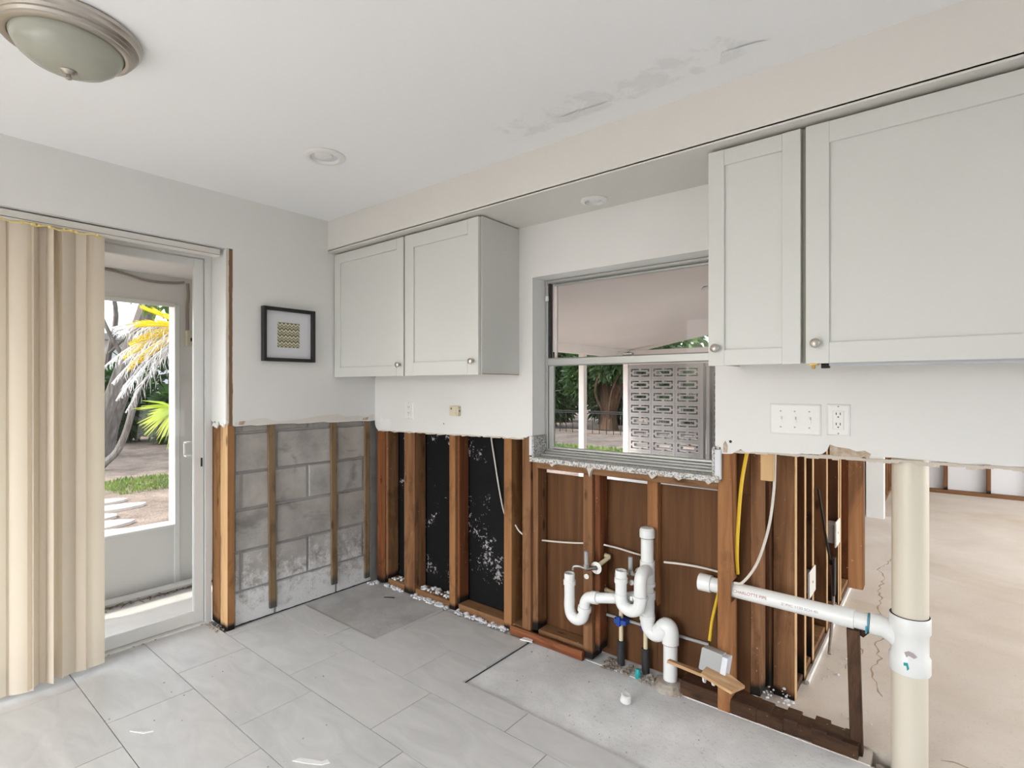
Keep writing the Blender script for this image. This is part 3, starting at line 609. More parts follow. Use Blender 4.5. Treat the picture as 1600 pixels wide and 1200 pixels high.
# ================================================================== PICTURE
pf = empty('picture_frame', (0, -.64, 1.515), 'black square picture frame with a small chevron print', 'picture')
y0, y1, z0, z1 = -.808, -.478, 1.517, 1.839
for a in ((y0, y0+.020, z0, z1), (y1-.020, y1, z0, z1)): MB().bbox(.001, .036, *a, .002).build('frame_side', 'black_paint', pf)
for a in ((y0+.02, y1-.02, z0, z0+.020), (y0+.02, y1-.02, z1-.020, z1)): MB().bbox(.001, .036, *a, .002, 1).build('frame_rail', 'black_paint', pf)
MB().box(.001, .010, y0+.018, y1-.018, z0+.018, z1-.018).build('mat_board', 'mat_board', pf)
MB().box(.010, .0145, -.712, -.575, 1.603, 1.752).build('print', 'chevron_print', pf)

# ================================================================== CEILING LIGHTS
dl = empty('ceiling_lamp', (1.075, -1.905, 2.44), 'flush brushed-nickel ceiling lamp with a frosted glass bowl', 'lamp')
cx, cy = 1.060, -1.900
MB().lathe([(.155, 2.4398), (.180, 2.4398), (.184, 2.434), (.183, 2.424), (.176, 2.418), (.174, 2.410), (.165, 2.405), (.166, 2.399), (.158, 2.394), (.158, 2.389), (.148, 2.384), (.138, 2.386), (.135, 2.396), (.10, 2.42)], (cx, cy, 0), (0, 0, 1), 64).build('nickel_ring', 'nickel', dl, smooth=True)
MB().lathe([(.136, 2.398), (.136, 2.388), (.131, 2.374), (.118, 2.354), (.098, 2.337), (.072, 2.325), (.040, 2.317), (.004, 2.315)], (cx, cy, 0), (0, 0, 1), 64).build('glass_bowl', 'lamp_glass', dl, smooth=True)
MB().lathe([(.0005, 2.318), (.020, 2.318), (.022, 2.314), (.016, 2.310), (.012, 2.307), (.007, 2.305), (.007, 2.300), (.0085, 2.298), (.0085, 2.293), (.004, 2.290), (.0005, 2.2895)], (cx, cy, 0), (0, 0, 1), 24).build('finial', 'nickel', dl, smooth=True)
def downlight(x, y, z, r, label):
    c = empty('recessed_light', (x, y, z), label, 'recessed light')
    MB().lathe([(r, z-.0002), (r+.001, z-.004), (r-.004, z-.008), (r*.78, z-.012), (r*.70, z-.012), (r*.66, z-.004), (r*.64, z-.0004)], (x, y, 0), (0, 0, 1), 40).build('trim_ring', 'plastic_white', c, smooth=True)
    MB().lathe([(r*.66, z-.0008), (.001, z-.0006)], (x, y, 0), (0, 0, 1), 40).build('baffle', 'led_bar', c, smooth=True)  # greyer disc paints in the shade of a recess not modelled
    MB().lathe([(r*.44, z-.0010), (r*.44, z-.006), (r*.38, z-.0095), (.001, z-.0105)], (x+r*.10, y-r*.12, 0), (0, 0, 1), 32).build('lens', 'plastic_white', c, smooth=True)
downlight(.866, -.928, 2.44, .093, 'white round recessed light in the main ceiling')
downlight(1.841, -.135, 2.238, .062, 'small white recessed light in the soffit over the window')

# ================================================================== WALL PLATES
def plate(name, x0, x1, z0, z1, label, cat, y=0):
    e = empty(name, ((x0+x1)/2, y, z0), label, cat); mb = MB(); c = .006
    mb.add([(x0, y-.0002, z0), (x1, y-.0002, z0), (x1, y-.0002, z1), (x0, y-.0002, z1), (x0+.001, y-.004, z0+.001), (x1-.001, y-.004, z0+.001), (x1-.001, y-.004, z1-.001), (x0+.001, y-.004, z1-.001), (x0+c, y-.0065, z0+c), (x1-c, y-.0065, z0+c), (x1-c, y-.0065, z1-c), (x0+c, y-.0065, z1-c)],
           [(i, (i+1) % 4, 4+(i+1) % 4, 4+i) for i in range(4)] + [(4+i, 4+(i+1) % 4, 8+(i+1) % 4, 8+i) for i in range(4)] + [(8, 9, 10, 11)])
    mb.build('face_plate', 'plastic_white', e); return e
sp = plate('light_switch', 2.568, 2.747, 1.180, 1.300, 'white triple toggle light switch under the wall cabinets', 'switch')
for i in range(3):
    x = 2.608+.050*i; mb = MB().box(x-.006, x+.006, -.0085, -.0060, 1.226, 1.252); mb.build('switch_collar', 'plastic_white', sp)
    MB().bbox(x-.0045, x+.0045, -.019, -.006, 1.240, 1.250, .001, 1).build('toggle', 'plastic_white', sp)
    for z in (1.209, 1.271): MB().lathe([(.0003, .008), (.003, .0075), (.003, .006)], (x, 0, z), (0, -1, 0), 8).build('screw', 'print_grey', sp)
def outlet(x0, x1, z0, z1, label, y=0):
    e = plate('electrical_outlet', x0, x1, z0, z1, label, 'outlet', y); cx = (x0+x1)/2; cz = (z0+z1)/2
    b = MB().bbox(cx-.0175, cx+.0175, y-.0085, y-.006, cz-.034, cz+.034, .001); b = b.build('receptacle', 'plastic_white', e)
    for dz in (.019, -.019):
        for dx in (-.0065, .0065): MB().box(cx+dx-.0013, cx+dx+.0013, y-.0092, y-.0084, cz+dz, cz+dz+.009).build('slot', 'slot_black', b)
        MB().lathe([(.0003, .0092), (.0026, .0092), (.0026, .0084)], (cx, y, cz+dz-.0075), (0, -1, 0), 10).build('ground_hole', 'slot_black', b)
    MB().box(cx-.0178, cx+.0178, y-.0070, y-.0066, cz-.0345, cz+.0345).build('receptacle_seam', 'print_grey', b)
    for z in (z0+.009, z1-.009): MB().lathe([(.0003, .008), (.003, .0075), (.003, .006)], (cx, y, z), (0, -1, 0), 8).build('screw', 'print_grey', e)
outlet(2.766, 2.841, 1.184, 1.302, 'white double electrical outlet to the right of the triple switch')
outlet(.325, .415, 1.150, 1.266, 'white electrical outlet under the corner wall cabinet')
pj = empty('phone_jack', (.803, 0, 1.187), 'small yellowed phone jack box on the wall under the corner cabinet', 'phone jack')
MB().bbox(.766, .842, -.022, -.0005, 1.188, 1.248, .006, 1).build('box', 'jack_beige', pj); MB().box(.776, .826, -.0245, -.0219, 1.194, 1.242).build('cover', 'jack_beige', pj)
MB().lathe([(.0003, .0265), (.006, .026), (.006, .024)], (.785, 0, 1.232), (0, -1, 0), 10).build('screw', 'rust', pj); MB().box(.842, .8425, -.016, -.008, 1.214, 1.224).build('socket', 'slot_black', pj)
# ================================================================== PLUMBING
st = empty('sink_drain', (2.13, .05, 0), 'white plastic double sink drain with two open traps on a stack', 'drain pipe')
def pipe(name, pts, r, parent, m='pvc', n=18, sp=0, caps=True): return MB().tube(spline(pts, sp) if sp else pts, r, n, caps).build(name, m, parent, smooth=True)
Y0 = .05
pipe('stack_pipe', [(2.020, Y0, .655), (2.021, Y0, .26)], .0295, st)
pipe('cap', [(2.020, Y0, .655), (2.020, Y0, .690)], .0355, st); MB().lathe([(.034, .690), (.030, .700), (.001, .703)], (2.020, Y0, 0), (0, 0, 1), 18).build('cap_top', 'pvc', st, smooth=True)
MB().tube([(2.020, Y0, .653), (2.020, Y0, .655)], .0365, 18).build('cap_seam', 'dark_grey', st)
pipe('coupling', [(2.021, Y0, .545), (2.021, Y0, .440)], .0345, st); pipe('collar', [(2.021, Y0, .443), (2.021, Y0, .428)], .0375, st); pipe('tee', [(2.021, Y0, .400), (2.021, Y0, .366)], .0375, st); pipe('tee_body', [(2.021, Y0, .366), (2.021, Y0, .268)], .0335, st); pipe('collar', [(2.021, Y0, .292), (2.021, Y0, .266)], .0365, st)
pipe('lower_bend', [(2.021, Y0, .275), (2.023, Y0, .250), (2.036, Y0, .222), (2.062, Y0-.002, .210), (2.088, Y0-.004, .222), (2.100, Y0-.004, .246)], .0335, st, sp=5)
pipe('bend_hub', [(2.080, Y0-.004, .222), (2.110, Y0-.002, .255)], .0395, st)
pipe('upper_bend', [(2.095, Y0-.003, .245), (2.112, Y0, .262), (2.128, Y0, .256), (2.134, Y0, .232), (2.134, Y0, .188)], .0375, st, sp=5)
pipe('foot_pipe', [(2.134, Y0, .19), (2.133, Y0, -.05)], .0315, st)
MB().tube([(2.134, Y0, .186), (2.134, Y0, .189)], .0383, 18).build('hub_seam', 'print_grey', st)
# left trap
L = -.045; r = .0245
def opentop(name, x, y, z0, z1, parent):
    p = MB().lathe([(r+.002, z0), (r+.002, z1-.06), (r+.006, z1-.058), (r+.006, z1-.035), (r+.002, z1-.033), (r+.002, z1), (r-.003, z1), (r-.004, z1-.08), (.001, z1-.081)], (x, y, 0), (0, 0, 1), 22); return p.build(name, 'pvc', parent, smooth=True)
opentop('trap_inlet', 1.648, L, .285, .430, st)
pipe('trap_bend', [(1.648, L, .300), (1.648, L, .262), (1.658, L, .225), (1.688, L, .208), (1.720, L, .222), (1.733, L, .255), (1.735, L, .268)], .0275, st, sp=5)
pipe('trap_nut', [(1.733, L, .262), (1.736, L, .283)], .0335, st)
pipe('trap_elbow', [(1.734, L, .272), (1.738, L, .305), (1.756, L, .332), (1.790, L, .342)], .0265, st, sp=5)
pipe('collar', [(1.778, L, .340), (1.808, L, .344)], .0305, st)
pipe('trap_arm', [(1.795, L, .342), (1.925, L+.03, .362), (2.010, .035, .385)], .0245, st)
# right trap
Q = -.055
opentop('trap_inlet', 1.938, Q, .375, .510, st)
pipe('trap_bend', [(1.938, Q, .40), (1.938, Q, .375), (1.950, Q, .348), (1.985, Q, .334), (2.020, Q, .348), (2.034, Q, .378), (2.035, Q, .405)], .0290, st, sp=5)
pipe('trap_nut', [(2.035, Q, .398), (2.035, Q, .413)], .0345, st)
pipe('return_bend', [(2.035, Q, .405), (2.035, Q, .470), (2.035, Q+.012, .500), (2.032, Q+.05, .512), (2.026, Q+.095, .495), (2.022, Y0, .45)], .0285, st, sp=5)
MB().box(1.99, 2.0, Q-.012, Q+.012, .385, .405).build('wing_lug', 'pvc', st)
# stop valves and supply lines
def valve(x, y, z, label):
    v = empty('stop_valve', (x, y, z), label, 'valve')
    MB().lathe([(.010, .045), (.028, .044), (.030, .040), (.012, .036)], (x+.032, y, z), (0, 1, 0), 24).build('escutcheon', 'plastic_white', v, smooth=True)
    pipe('valve_body', [(x+.03, y+.045, z), (x, y, z)], .011, v, 'chrome', 12); pipe('outlet_tube', [(x, y, z), (x, y, z+.085)], .0105, v, 'grey_plastic', 12); pipe('nut', [(x, y, z+.004), (x, y, z+.022)], .0145, v, 'chrome', 6)
    pipe('side_outlet', spline([(x, y, z), (x-.04, y, z+.004), (x-.068, y-.004, z-.002), (x-.075, y-.004, z-.02)], 4), .008, v, 'chrome', 10)
    MB().lathe([(.001, .030), (.013, .030), (.015, .024), (.012, .018), (.006, .016), (.006, 0)], (x+.012, y, z-.026), (.2, -1, 0), 10).build('handle', 'chrome', v)
valve(1.742, -.040, .470, 'tarnished stop valve with grey stub tube on the sink framing')
valve(1.948, .022, .470, 'stop valve half hidden behind the right sink trap')
sl = empty('supply_line', (1.78, .09, .34), 'cream plastic water line bending beside the stop valve', 'water pipe')
pipe('stub', [(1.778, .005, .478), (1.80, .085, .507)], .0105, sl, 'cpvc', 12); pipe('elbow', [(1.80, .085, .507), (1.765, .092, .510)], .0135, sl, 'cpvc', 12); pipe('riser', [(1.765, .092, .515), (1.763, .092, .345)], .0100, sl, 'cpvc', 12); pipe('elbow', [(1.763, .092, .36), (1.763, .092, .338), (1.785, .092, .335)], .0135, sl, 'cpvc', 12); pipe('run', [(1.785, .092, .335), (1.86, .092, .325)], .0100, sl, 'cpvc', 12)
for x, lab in ((1.866, 'cream water riser in black foam, held by the blue clamp'), (1.996, 'cream water riser in black foam next to the drain stack')):
    e = empty('water_riser', (x, .085, -.012), lab, 'water pipe')
    pipe('tube', [(x, .085, .10), (x, .085, .33 if x < 1.9 else .42)], .0105, e, 'cpvc', 12); pipe('foam_sleeve', [(x, .085, -.011), (x, .085, .108)], .0185, e, 'dark_grey', 14)
cr = empty('conduit', (2.02, .108, .19), 'thin grey metal conduit running behind the sink drain', 'conduit')
pipe('tube', [(1.753, .106, .205), (2.29, .106, .208)], .0075, cr, 'grey_plastic', 10)
cl = MB().box(1.842, 1.905, .055, .100, .200, .222); cl.box(1.858, 1.876, .050, .066, .19, .235); cl.build('pipe_clamp', 'blue_plastic', None, label='blue plastic clamp tying a water riser to the conduit', cat='clamp')
MB().box(1.985, 2.015, .058, .100, .200, .218).build('pipe_clamp', 'blue_plastic', None, label='blue plastic clamp half hidden behind the drain stack', cat='clamp')
tv = MB().lathe([(.001, -.012), (.013, -.012), (.015, .012), (.009, .030), (.001, .032)], (1.985, .025, 0), (0, 0, 1), 10); tv.build('pipe_plug', 'teal', None, label='teal plastic plug lying under the sink drain', cat='plug')
# vent stack and its branch
vs_ = empty('vent_stack', (3.012, .075, -.05), 'thick cream vent pipe with a white tee joining a long branch pipe', 'vent pipe')
pipe('upper_pipe', [(3.014, .075, .535), (3.014, .075, 2.2)], .0545, vs_, 'pvc_cream', 32); pipe('lower_pipe', [(3.012, .075, -.14), (3.012, .075, .37)], .0545, vs_, 'pvc_cream', 32)
MB().lathe([(.0548, .550), (.0600, .550), (.0625, .546), (.0625, .495), (.0565, .485), (.0565, .412), (.0625, .402), (.0625, .354), (.0600, .349), (.0548, .349)], (3.013, .075, 0), (0, 0, 1), 36).build('tee', 'pvc', vs_, smooth=True)
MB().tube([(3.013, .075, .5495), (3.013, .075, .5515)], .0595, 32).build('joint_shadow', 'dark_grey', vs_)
pipe('tee_branch', [(2.995, .075, .440), (2.965, .072, .470), (2.935, .068, .487), (2.900, .066, .490)], .036, vs_, 'pvc', 20, 5); pipe('branch_hub', [(2.895, .066, .490), (2.930, .068, .488)], .0385, vs_)
pipe('primer_ring', [(2.889, .066, .490), (2.894, .066, .490)], .0345, vs_, 'glue_blue'); MB().prism([(2.889, .488), (2.884, .484), (2.884, .460), (2.889, .462)], 1, .028, .034).build('primer_drip', 'glue_blue', vs_)
pipe('branch_pipe', [(2.292, .068, .497), (2.895, .066, .490)], .0315, vs_, 'pvc', 20)
pipe('coupling', [(2.780, .066, .4915), (2.846, .066, .4905)], .0360, vs_); pipe('end_cap', [(2.262, .068, .497), (2.315, .068, .497)], .0375, vs_)
def text(body, loc, size, m, parent, rot, name='lettering'):
    cu = bpy.data.curves.new(name, 'FONT'); cu.body = body; cu.size = size; cu.extrude = .0002; cu.align_x = 'LEFT'
    tmp = bpy.data.objects.new(name, cu); COL.objects.link(tmp); bpy.context.view_layer.update()
    me = bpy.data.meshes.new_from_object(tmp.evaluated_get(bpy.context.evaluated_depsgraph_get())); bpy.data.objects.remove(tmp)
    me.materials.clear(); me.materials.append(MATS[m]); o = bpy.data.objects.new(name, me); COL.objects.link(o)
    o.parent = parent; o.location = Vector(loc) - ORG[parent]; o.rotation_euler = rot; ORG[o] = Vector(loc); return o
text('CHARLOTTE PIPE', (2.415, .0355, .496), .017, 'print_red', vs_, (math.pi/2, 0, .003))
text('2" PVC 1120 SCH 40', (2.60, .0348, .490), .015, 'print_grey', vs_, (math.pi/2, 0, .003))
MB().prism([(2.998, .398), (3.010, .400), (3.014, .380), (3.008, .372), (3.006, .388), (2.998, .388)], 1, .0115, .0128).build('blue_mark', 'teal', vs_, tri=True)
MB().prism([(3.000, .432), (3.012, .440), (3.026, .436), (3.036, .426), (3.028, .418), (3.012, .424), (3.006, .416)], 1, .0165, .0183).build('smudge', 'print_grey', vs_, tri=True)
# ================================================================== CABLES, BOX, WOOD SCRAPS
def cable(pts, r, m, label, flat=None): return MB().tube(spline(pts, 8), r, 8).build('cable', m, None, smooth=True, label=label, cat='cable')
cable([(.99, .108, 1.12), (.995, .106, 1.05), (1.021, .106, .922), (1.061, .106, .736), (1.10, .106, .61), (1.15, .106, .56)], .0045, 'wire_white', 'white cable hanging in front of the black felt')
cable([(1.232, .04, .585), (1.262, .03, .563), (1.292, .03, .545)], .0045, 'wire_white', 'short white cable piece between the two studs left of the window')
cable([(1.402, .062, .525), (1.50, .06, .535), (1.60, .06, .548), (1.684, .06, .562)], .0045, 'wire_white', 'white cable crossing the first plywood bay under the window')
cable([(1.782, .062, .572), (1.85, .09, .560), (1.95, .10, .548), (2.026, .116, .545)], .0045, 'wire_white', 'white cable crossing behind the drain stack')
cable([(2.092, .075, .546), (2.16, .085, .55), (2.25, .105, .548), (2.352, .116, .54)], .0050, 'wire_white', 'white cable sagging to the drain pipe end')
cable([(2.472, .07, 1.13), (2.462, .062, 1.08), (2.441, .06, .944), (2.427, .06, .751), (2.421, .07, .640), (2.418, .09, .56)], .0075, 'wire_yellow', 'yellow cable coming down beside the window stud')
cable([(2.340, .118, .50), (2.322, .10, .40), (2.314, .075, .33), (2.318, .03, .262)], .0068, 'wire_yellow', 'yellow cable entering the grey junction box')
cable([(2.575, .052, 1.13), (2.574, .05, 1.05), (2.570, .05, .94), (2.552, .045, .79), (2.510, .04, .640), (2.455, .035, .548), (2.420, .034, .536)], .0055, 'wire_white', 'white cable looping down onto the branch pipe')
cable([(2.626, .70, .86), (2.628, .82, .70), (2.63, .95, .52), (2.635, 1.03, .40)], .006, 'slot_black', 'thin black cable hanging along the bare side-wall studs')
cable([(2.635, 1.03, .40), (2.64, 1.06, .30), (2.645, 1.04, .20), (2.65, .95, .10), (2.66, .80, .012)], .008, 'cable_grey', 'grey cable curling onto the floor beside the side-wall studs')
MB().bbox(2.645, 2.657, 1.0, 1.05, .24, .44, .002).build('cable_sleeve', 'slot_black', None, label='flat black cable sleeve against the bare side-wall studs', cat='cable sleeve')
jb = empty('junction_box', (2.36, -.03, .16), 'grey plastic electrical box nailed to the stud below the branch pipe', 'junction box')
M = Matrix.Translation((2.358, -.028, .21)) @ Matrix.Rotation(.10, 4, 'Y') @ Matrix.Rotation(-.2, 4, 'X')
MB().bbox(-.050, .036, -.030, .030, -.045, .045, .004, 1, M).build('shell', 'grey_plastic', jb); MB().bbox(.0365, .058, -.034, .034, -.040, .040, .002, 1, M).build('flange', 'led_bar', jb)
def scrap(name, poly, z0, th, M, m, label):
    mb = MB().prism(poly, 2, z0, z0+th); mb.v = [tuple(M @ Vector(p)) for p in mb.v]; return mb.build(name, m, None, label=label, cat='wood scrap')
wood('scrap_ply', (.40, .22, .11), (.62, .40, .22), (.76, .58, .38), axis=0, knots=False)
scrap('plywood_scrap', [(-.13, -.02), (.07, -.03), (.09, .03), (-.13, .014)], 0, .012, Matrix.Translation((2.29, -.035, .138)) @ Matrix.Rotation(.05, 4, 'Y') @ Matrix.Rotation(-.25, 4, 'X'), 'scrap_ply', 'splintered plywood strip poking left from under the grey box')
scrap('plywood_scrap', [(-.075, -.055), (.055, -.075), (.085, -.005), (.02, .02), (-.07, .02)], 0, .013, Matrix.Translation((2.405, -.062, .172)) @ Matrix.Rotation(.14, 4, 'Y') @ Matrix.Rotation(.12, 4, 'X'), 'scrap_ply', 'splintered plywood piece poking right over the grey box')
for i, x in enumerate((2.325, 2.362)): MB().lathe([(.001, -.008), (.014, -.004), (.016, .003), (.001, .009)], (x, -.055, .136), (1, 0, .2), 8).build('glue_blob', 'mat_board', None, label=('white dried glue blob under the grey box, nearer the drain', 'white dried glue blob under the grey box, nearer the stud')[i], cat='glue', group='glue blobs under the junction box')
pp = MB().bbox(2.822, 2.862, .052, .092, -.012, .452, .003); 
for i in range(8): pp.v[i] = (pp.v[i][0]+.012, pp.v[i][1], pp.v[i][2])
pp.build('wood_prop', 'wood_prop', None, label='dark mouldy wood stake propping up the branch pipe', cat='prop')
MB().prism([(2.80, .456), (2.90, .452), (2.872, .418)], 1, .092, .105).build('wood_wedge', 'wood_prop', None, label='dark triangular wood wedge tucked under the branch pipe', cat='wedge')
MB().bbox(3.165, 3.45, .03, .105, -.012, .040, .005, 0).build('plank_offcut', 'wood_prop', None, label='dark plank offcut lying beyond the vent pipe', cat='plank')
for (y0, y1, z0, z1, lab) in ((.545, .70, .355, .48, 'white outlet plate on the first bare side-wall studs'), (1.365, 1.52, .405, .555, 'white outlet plate further along the bare side-wall studs')):
    e = empty('electrical_outlet', (2.61, (y0+y1)/2, z0), lab, 'outlet'); MB().bbox(2.608, 2.616, y0, y1, z0, z1, .003, 1).build('face_plate', 'plastic_white', e); MB().bbox(2.52, 2.607, y0+.02, y1-.02, z0+.02, z1-.02).build('box', 'grey_plastic', e)
    MB().lathe([(.0003, .0012), (.006, .001), (.006, 0)], (2.616, (y0+y1)/2, (z0+z1)/2), (1, 0, 0), 10).build('hole', 'slot_black', e)
# loose bits on the floor
MB().lathe([(.0005, -.009), (.020, -.009), (.024, -.006), (.020, .018), (.023, .022), (.018, .026), (.0005, .024)], (2.03, -.19, 0), (.15, 0, 1), 16).build('plastic_cap', 'plastic_white', None, smooth=True, label='small white plastic cap lying on the bare concrete', cat='cap')
def chip(pts, th, m, label, z=0): MB().prism(pts, 2, z, z+th).build('chip', m, None, tri=True, label=label, cat='chip')
chip([(1.26, -1.30), (1.32, -1.27), (1.36, -1.245), (1.375, -1.22), (1.35, -1.215), (1.345, -1.235), (1.31, -1.25), (1.265, -1.275)], .002, 'trim_white', 'jagged white paint flake lying on the grey tiles', .001)
chip([(1.335, -.05), (1.405, -.035), (1.39, -.005), (1.34, -.02)], .006, 'trim_white', 'white plaster chip at the corner of the tile edge', .0005)
chip([(.28, -.135), (.34, -.098), (.343, -.105), (.284, -.142)], .003, 'slot_black', 'black splinter lying in the bare corner of the floor', -.006)
chip([(.60, -1.62), (.66, -1.59), (.675, -1.56), (.65, -1.585)], .004, 'plastic_white', 'white curled shaving on the tiles near the blind', .001)
rr = random.Random(3)
crumbs([(.0, 1.3, -1.7, -.55, .0005, 26), (1.4, 2.6, -.5, 0, -.012, 30), (2.3, 2.7, -.45, -.05, -.012, 12)], 'rubble', 'floor_specks', 'tiny dark specks of dirt scattered over the floor', 'debris', .0015, .005)
# cracks in the bare floor of the stripped room
def crack(pts, w):
    mb = MB(); P = [Vector((x, y, 0)) for x, y in pts]; Qs = [P[0]]
    for a, b in zip(P, P[1:]):
        n = max(2, int((b-a).length/.035)); s = (b-a).normalized().cross(Vector((0, 0, 1)))
        Qs += [a.lerp(b, i/n) + s*R(-.012, .012) for i in range(1, n+1)]
    W_ = [w*R(.3, 1.5) for _ in Qs]
    for i in range(len(Qs)-1):
        a, b = Qs[i], Qs[i+1]; s = (b-a).normalized().cross(Vector((0, 0, 1))); mb.add([a-s*W_[i], a+s*W_[i], b+s*W_[i+1], b-s*W_[i+1]], [(0,1,2,3)])
    mb.v = [(x, y, -.0035) for x, y, z in mb.v]; mb.build('floor_crack', 'crack_line', floor2)
crack([(2.90, .55), (2.84, .75), (2.86, .95), (2.83, 1.1), (2.87, 1.3), (2.84, 1.5), (2.80, 1.6), (2.80, 1.85), (2.77, 2.0), (2.79, 2.3), (2.74, 2.5), (2.78, 2.7), (2.80, 3.0)], .0035)
crack([(3.10, .20), (3.3, .24), (3.6, .25), (4.0, .29), (4.6, .33)], .0028)
crack([(2.74, .72), (2.78, .95), (2.75, 1.15), (2.79, 1.35)], .004)

# ================================================================== PORCH BEYOND THE SLIDING DOOR
struct(MB().box(-1.12, -.31, -3.6, .12, -.2, -.05), 'porch_floor', 'porch_slab', 'pale concrete porch floor outside the sliding door', 'floor')
pw = struct(MB().box(-1.21, -1.12, -3.6, -.883, -.3, .375), 'wall_porch', 'porch_white', 'white porch wall with a wide unglazed opening to the garden', 'wall')
MB().bbox(-1.235, -1.105, -3.6, -.885, .375, .397, .004, 1).build('opening_sill', 'trim_white', pw); MB().box(-1.21, -1.12, -3.6, .12, 1.94, 2.2).build('header', 'porch_white', pw)
MB().box(-1.21, -1.12, -.852, .12, -.3, 1.94).build('side_panel', 'porch_white', pw); MB().bbox(-1.22, -1.105, -.883, -.850, -.3, 1.94, .003).build('post', 'trim_white', pw); MB().bbox(-1.21, -1.12, -2.18, -2.08, .397, 1.94, .003).build('post', 'trim_white', pw)
MB().bbox(-1.121, -1.108, -2.08, -.884, 1.925, 1.955, .003, 1).build('casing', 'trim_white', pw)
struct(MB().box(-1.65, -.24, -3.6, .12, 2.139, 2.20), 'ceiling_porch', 'porch_white', 'white porch ceiling with a deep eave outside the sliding door', 'ceiling')
struct(MB().box(-1.12, -.24, .0, .10, -.1, 2.14), 'wall_porch_end', 'porch_white', 'white end wall closing the narrow porch', 'wall')
cable([(-1.112, -1.9, 2.10), (-1.112, -1.40, 2.118), (-1.112, -1.25, 2.125), (-1.112, -1.05, 2.09), (-1.110, -.90, 2.095), (-1.110, -.82, 2.11)], .008, 'cable_grey', 'grey cable sagging along the porch header')
cable([(-1.110, -.80, 2.105), (-1.110, -.795, 2.02), (-1.110, -.80, 1.93), (-1.110, -.80, 1.77)], .011, 'cable_grey', 'grey cable dropping to the porch outlet box')
po = empty('electrical_outlet', (-1.12, -.79, 1.66), 'small cream outlet box on the white porch wall', 'outlet'); MB().bbox(-1.1195, -1.085, -.815, -.755, 1.655, 1.765, .004).build('box', 'jack_beige', po); MB().box(-1.0852, -1.083, -.79, -.78, 1.69, 1.715).build('slot', 'slot_black', po)
mb = MB()
for _ in range(420):
    x, y = R(-1.11, -.98), R(-1.9, -.5); d = Vector((R(-1, 1), R(-1, 1), R(-.1, .25))).normalized(); mb.leafq((x, y, -.046+R(0, .014)), d, d.cross(Vector((0, 0, 1))).normalized(), .012, R(.02, .07))
mb.build('leaf_litter', 'litter', None, label='dry brown leaf litter swept against the porch wall', cat='leaf litter', kind='stuff')
mb = MB().tube(spline([(-1.045, -2.2, -.025), (-1.04, -1.5, -.02), (-1.045, -1.2, -.025), (-1.03, -.8, -.02), (-1.04, -.4, -.025)], 6), .026, 8); mb.build('draught_roll', 'porch_slab', None, smooth=True, label='grey rolled cloth lying along the foot of the porch wall', cat='roll')

# ================================================================== LANAI SEEN THROUGH THE WINDOW
def zc(x): return 1.965+.185*(x+1.05)
struct(MB().prism([(-1.45, zc(-1.45)), (2.48, zc(2.48)), (2.48, zc(2.48)+.12), (-1.45, zc(-1.45)+.12)], 1, .14, 6.35), 'ceiling_lanai', 'lanai_ceiling', 'pinkish-white sloping ceiling of the covered patio', 'ceiling')
struct(MB().box(-1.15, 2.47, .14, 6.2, -.2, -.06), 'floor_lanai', 'porch_slab', 'pale concrete floor of the covered patio', 'floor')
struct(MB().box(2.461, 2.469, .14, 2.26, -.1, 2.6).box(2.461, 2.469, 4.46, 6.2, -.1, 2.6).box(2.461, 2.469, 2.2, 4.5, 2.05, 2.6), 'wall_lanai', 'porch_white', 'white house wall along the covered patio', 'wall')
def beam(name, b, label): MB().bbox(*b[0], **b[1]).build(name, 'lanai_ceiling', None, label=label, cat='beam')
beam('eave_beam', ((-1.12, -1.0, .14, 6.02, 1.845, 1.985), dict(axis=1)), 'white eave beam along the open side of the covered patio')
beam('tie_beam', ((-1.0, 2.46, 5.90, 6.0, 1.725, 1.965), dict(axis=0)), 'white tie beam across the open end of the covered patio')
for x, y, lab in ((-1.06, 4.53, 'white patio post between the two screenless openings'), (-1.06, 5.955, 'white corner post at the left end of the pierced block screen'), (-1.06, 1.6, 'white patio post nearest the kitchen window')):
    MB().bbox(x-.045, x+.045, y-.045, y+.045, -.06, 1.845, .004).build('patio_post', 'lanai_ceiling', None, label=lab, cat='post')
fan = empty('ceiling_fan', (2.05, 2.35, 2.2), 'pale ceiling fan hanging under the sloping patio ceiling', 'ceiling fan')
MB().lathe([(.001, 2.13), (.05, 2.14), (.09, 2.17), (.09, 2.22), (.05, 2.25), (.015, 2.26), (.015, 2.54)], (2.05, 2.35, 0), (0, 0, 1), 20).build('motor', 'porch_white', fan, smooth=True)
for k in range(4):
    A = Matrix.Translation((2.05, 2.35, 2.165)) @ Matrix.Rotation(math.radians(215+90*k), 4, 'Z') @ Matrix.Rotation(.2, 4, 'X')
    q = MB().prism([(.10, -.04), (.50, -.065), (.56, -.03), (.56, .03), (.50, .065), (.10, .04)], 2, -.004, .004); q.v = [tuple(A @ Vector(p)) for p in q.v]; q.build('blade', 'porch_white', fan, tri=True)
bs = empty('breeze_block_screen', (.1, 5.95, -.06), 'grey pierced concrete block screen at the end of the covered patio', 'block screen')
def bblock():
    mb = MB(); w, h, d = .198, .099, .05
    def bar(x0, x1, z0, z1): mb.box(x0, x1, -d, d, z0, z1)
    bar(-w, w, h-.034, h); bar(-w, w, -h, -h+.034); bar(-w, -w+.036, -h+.034, h-.034); bar(w-.036, w, -h+.034, h-.034)
    bar(-.140, .140, .022, .045); bar(-.140, .140, -.045, -.022); bar(-.140, -.108, -.022, .022); bar(.108, .140, -.022, .022)
    for s in (-1, 1): bar(-.020, .020, s*.055-.010, s*.055+.010)
    for s in (-1, 1): bar(s*.151-.011, s*.151+.011, -.016, .016)
    return mb
b0 = None
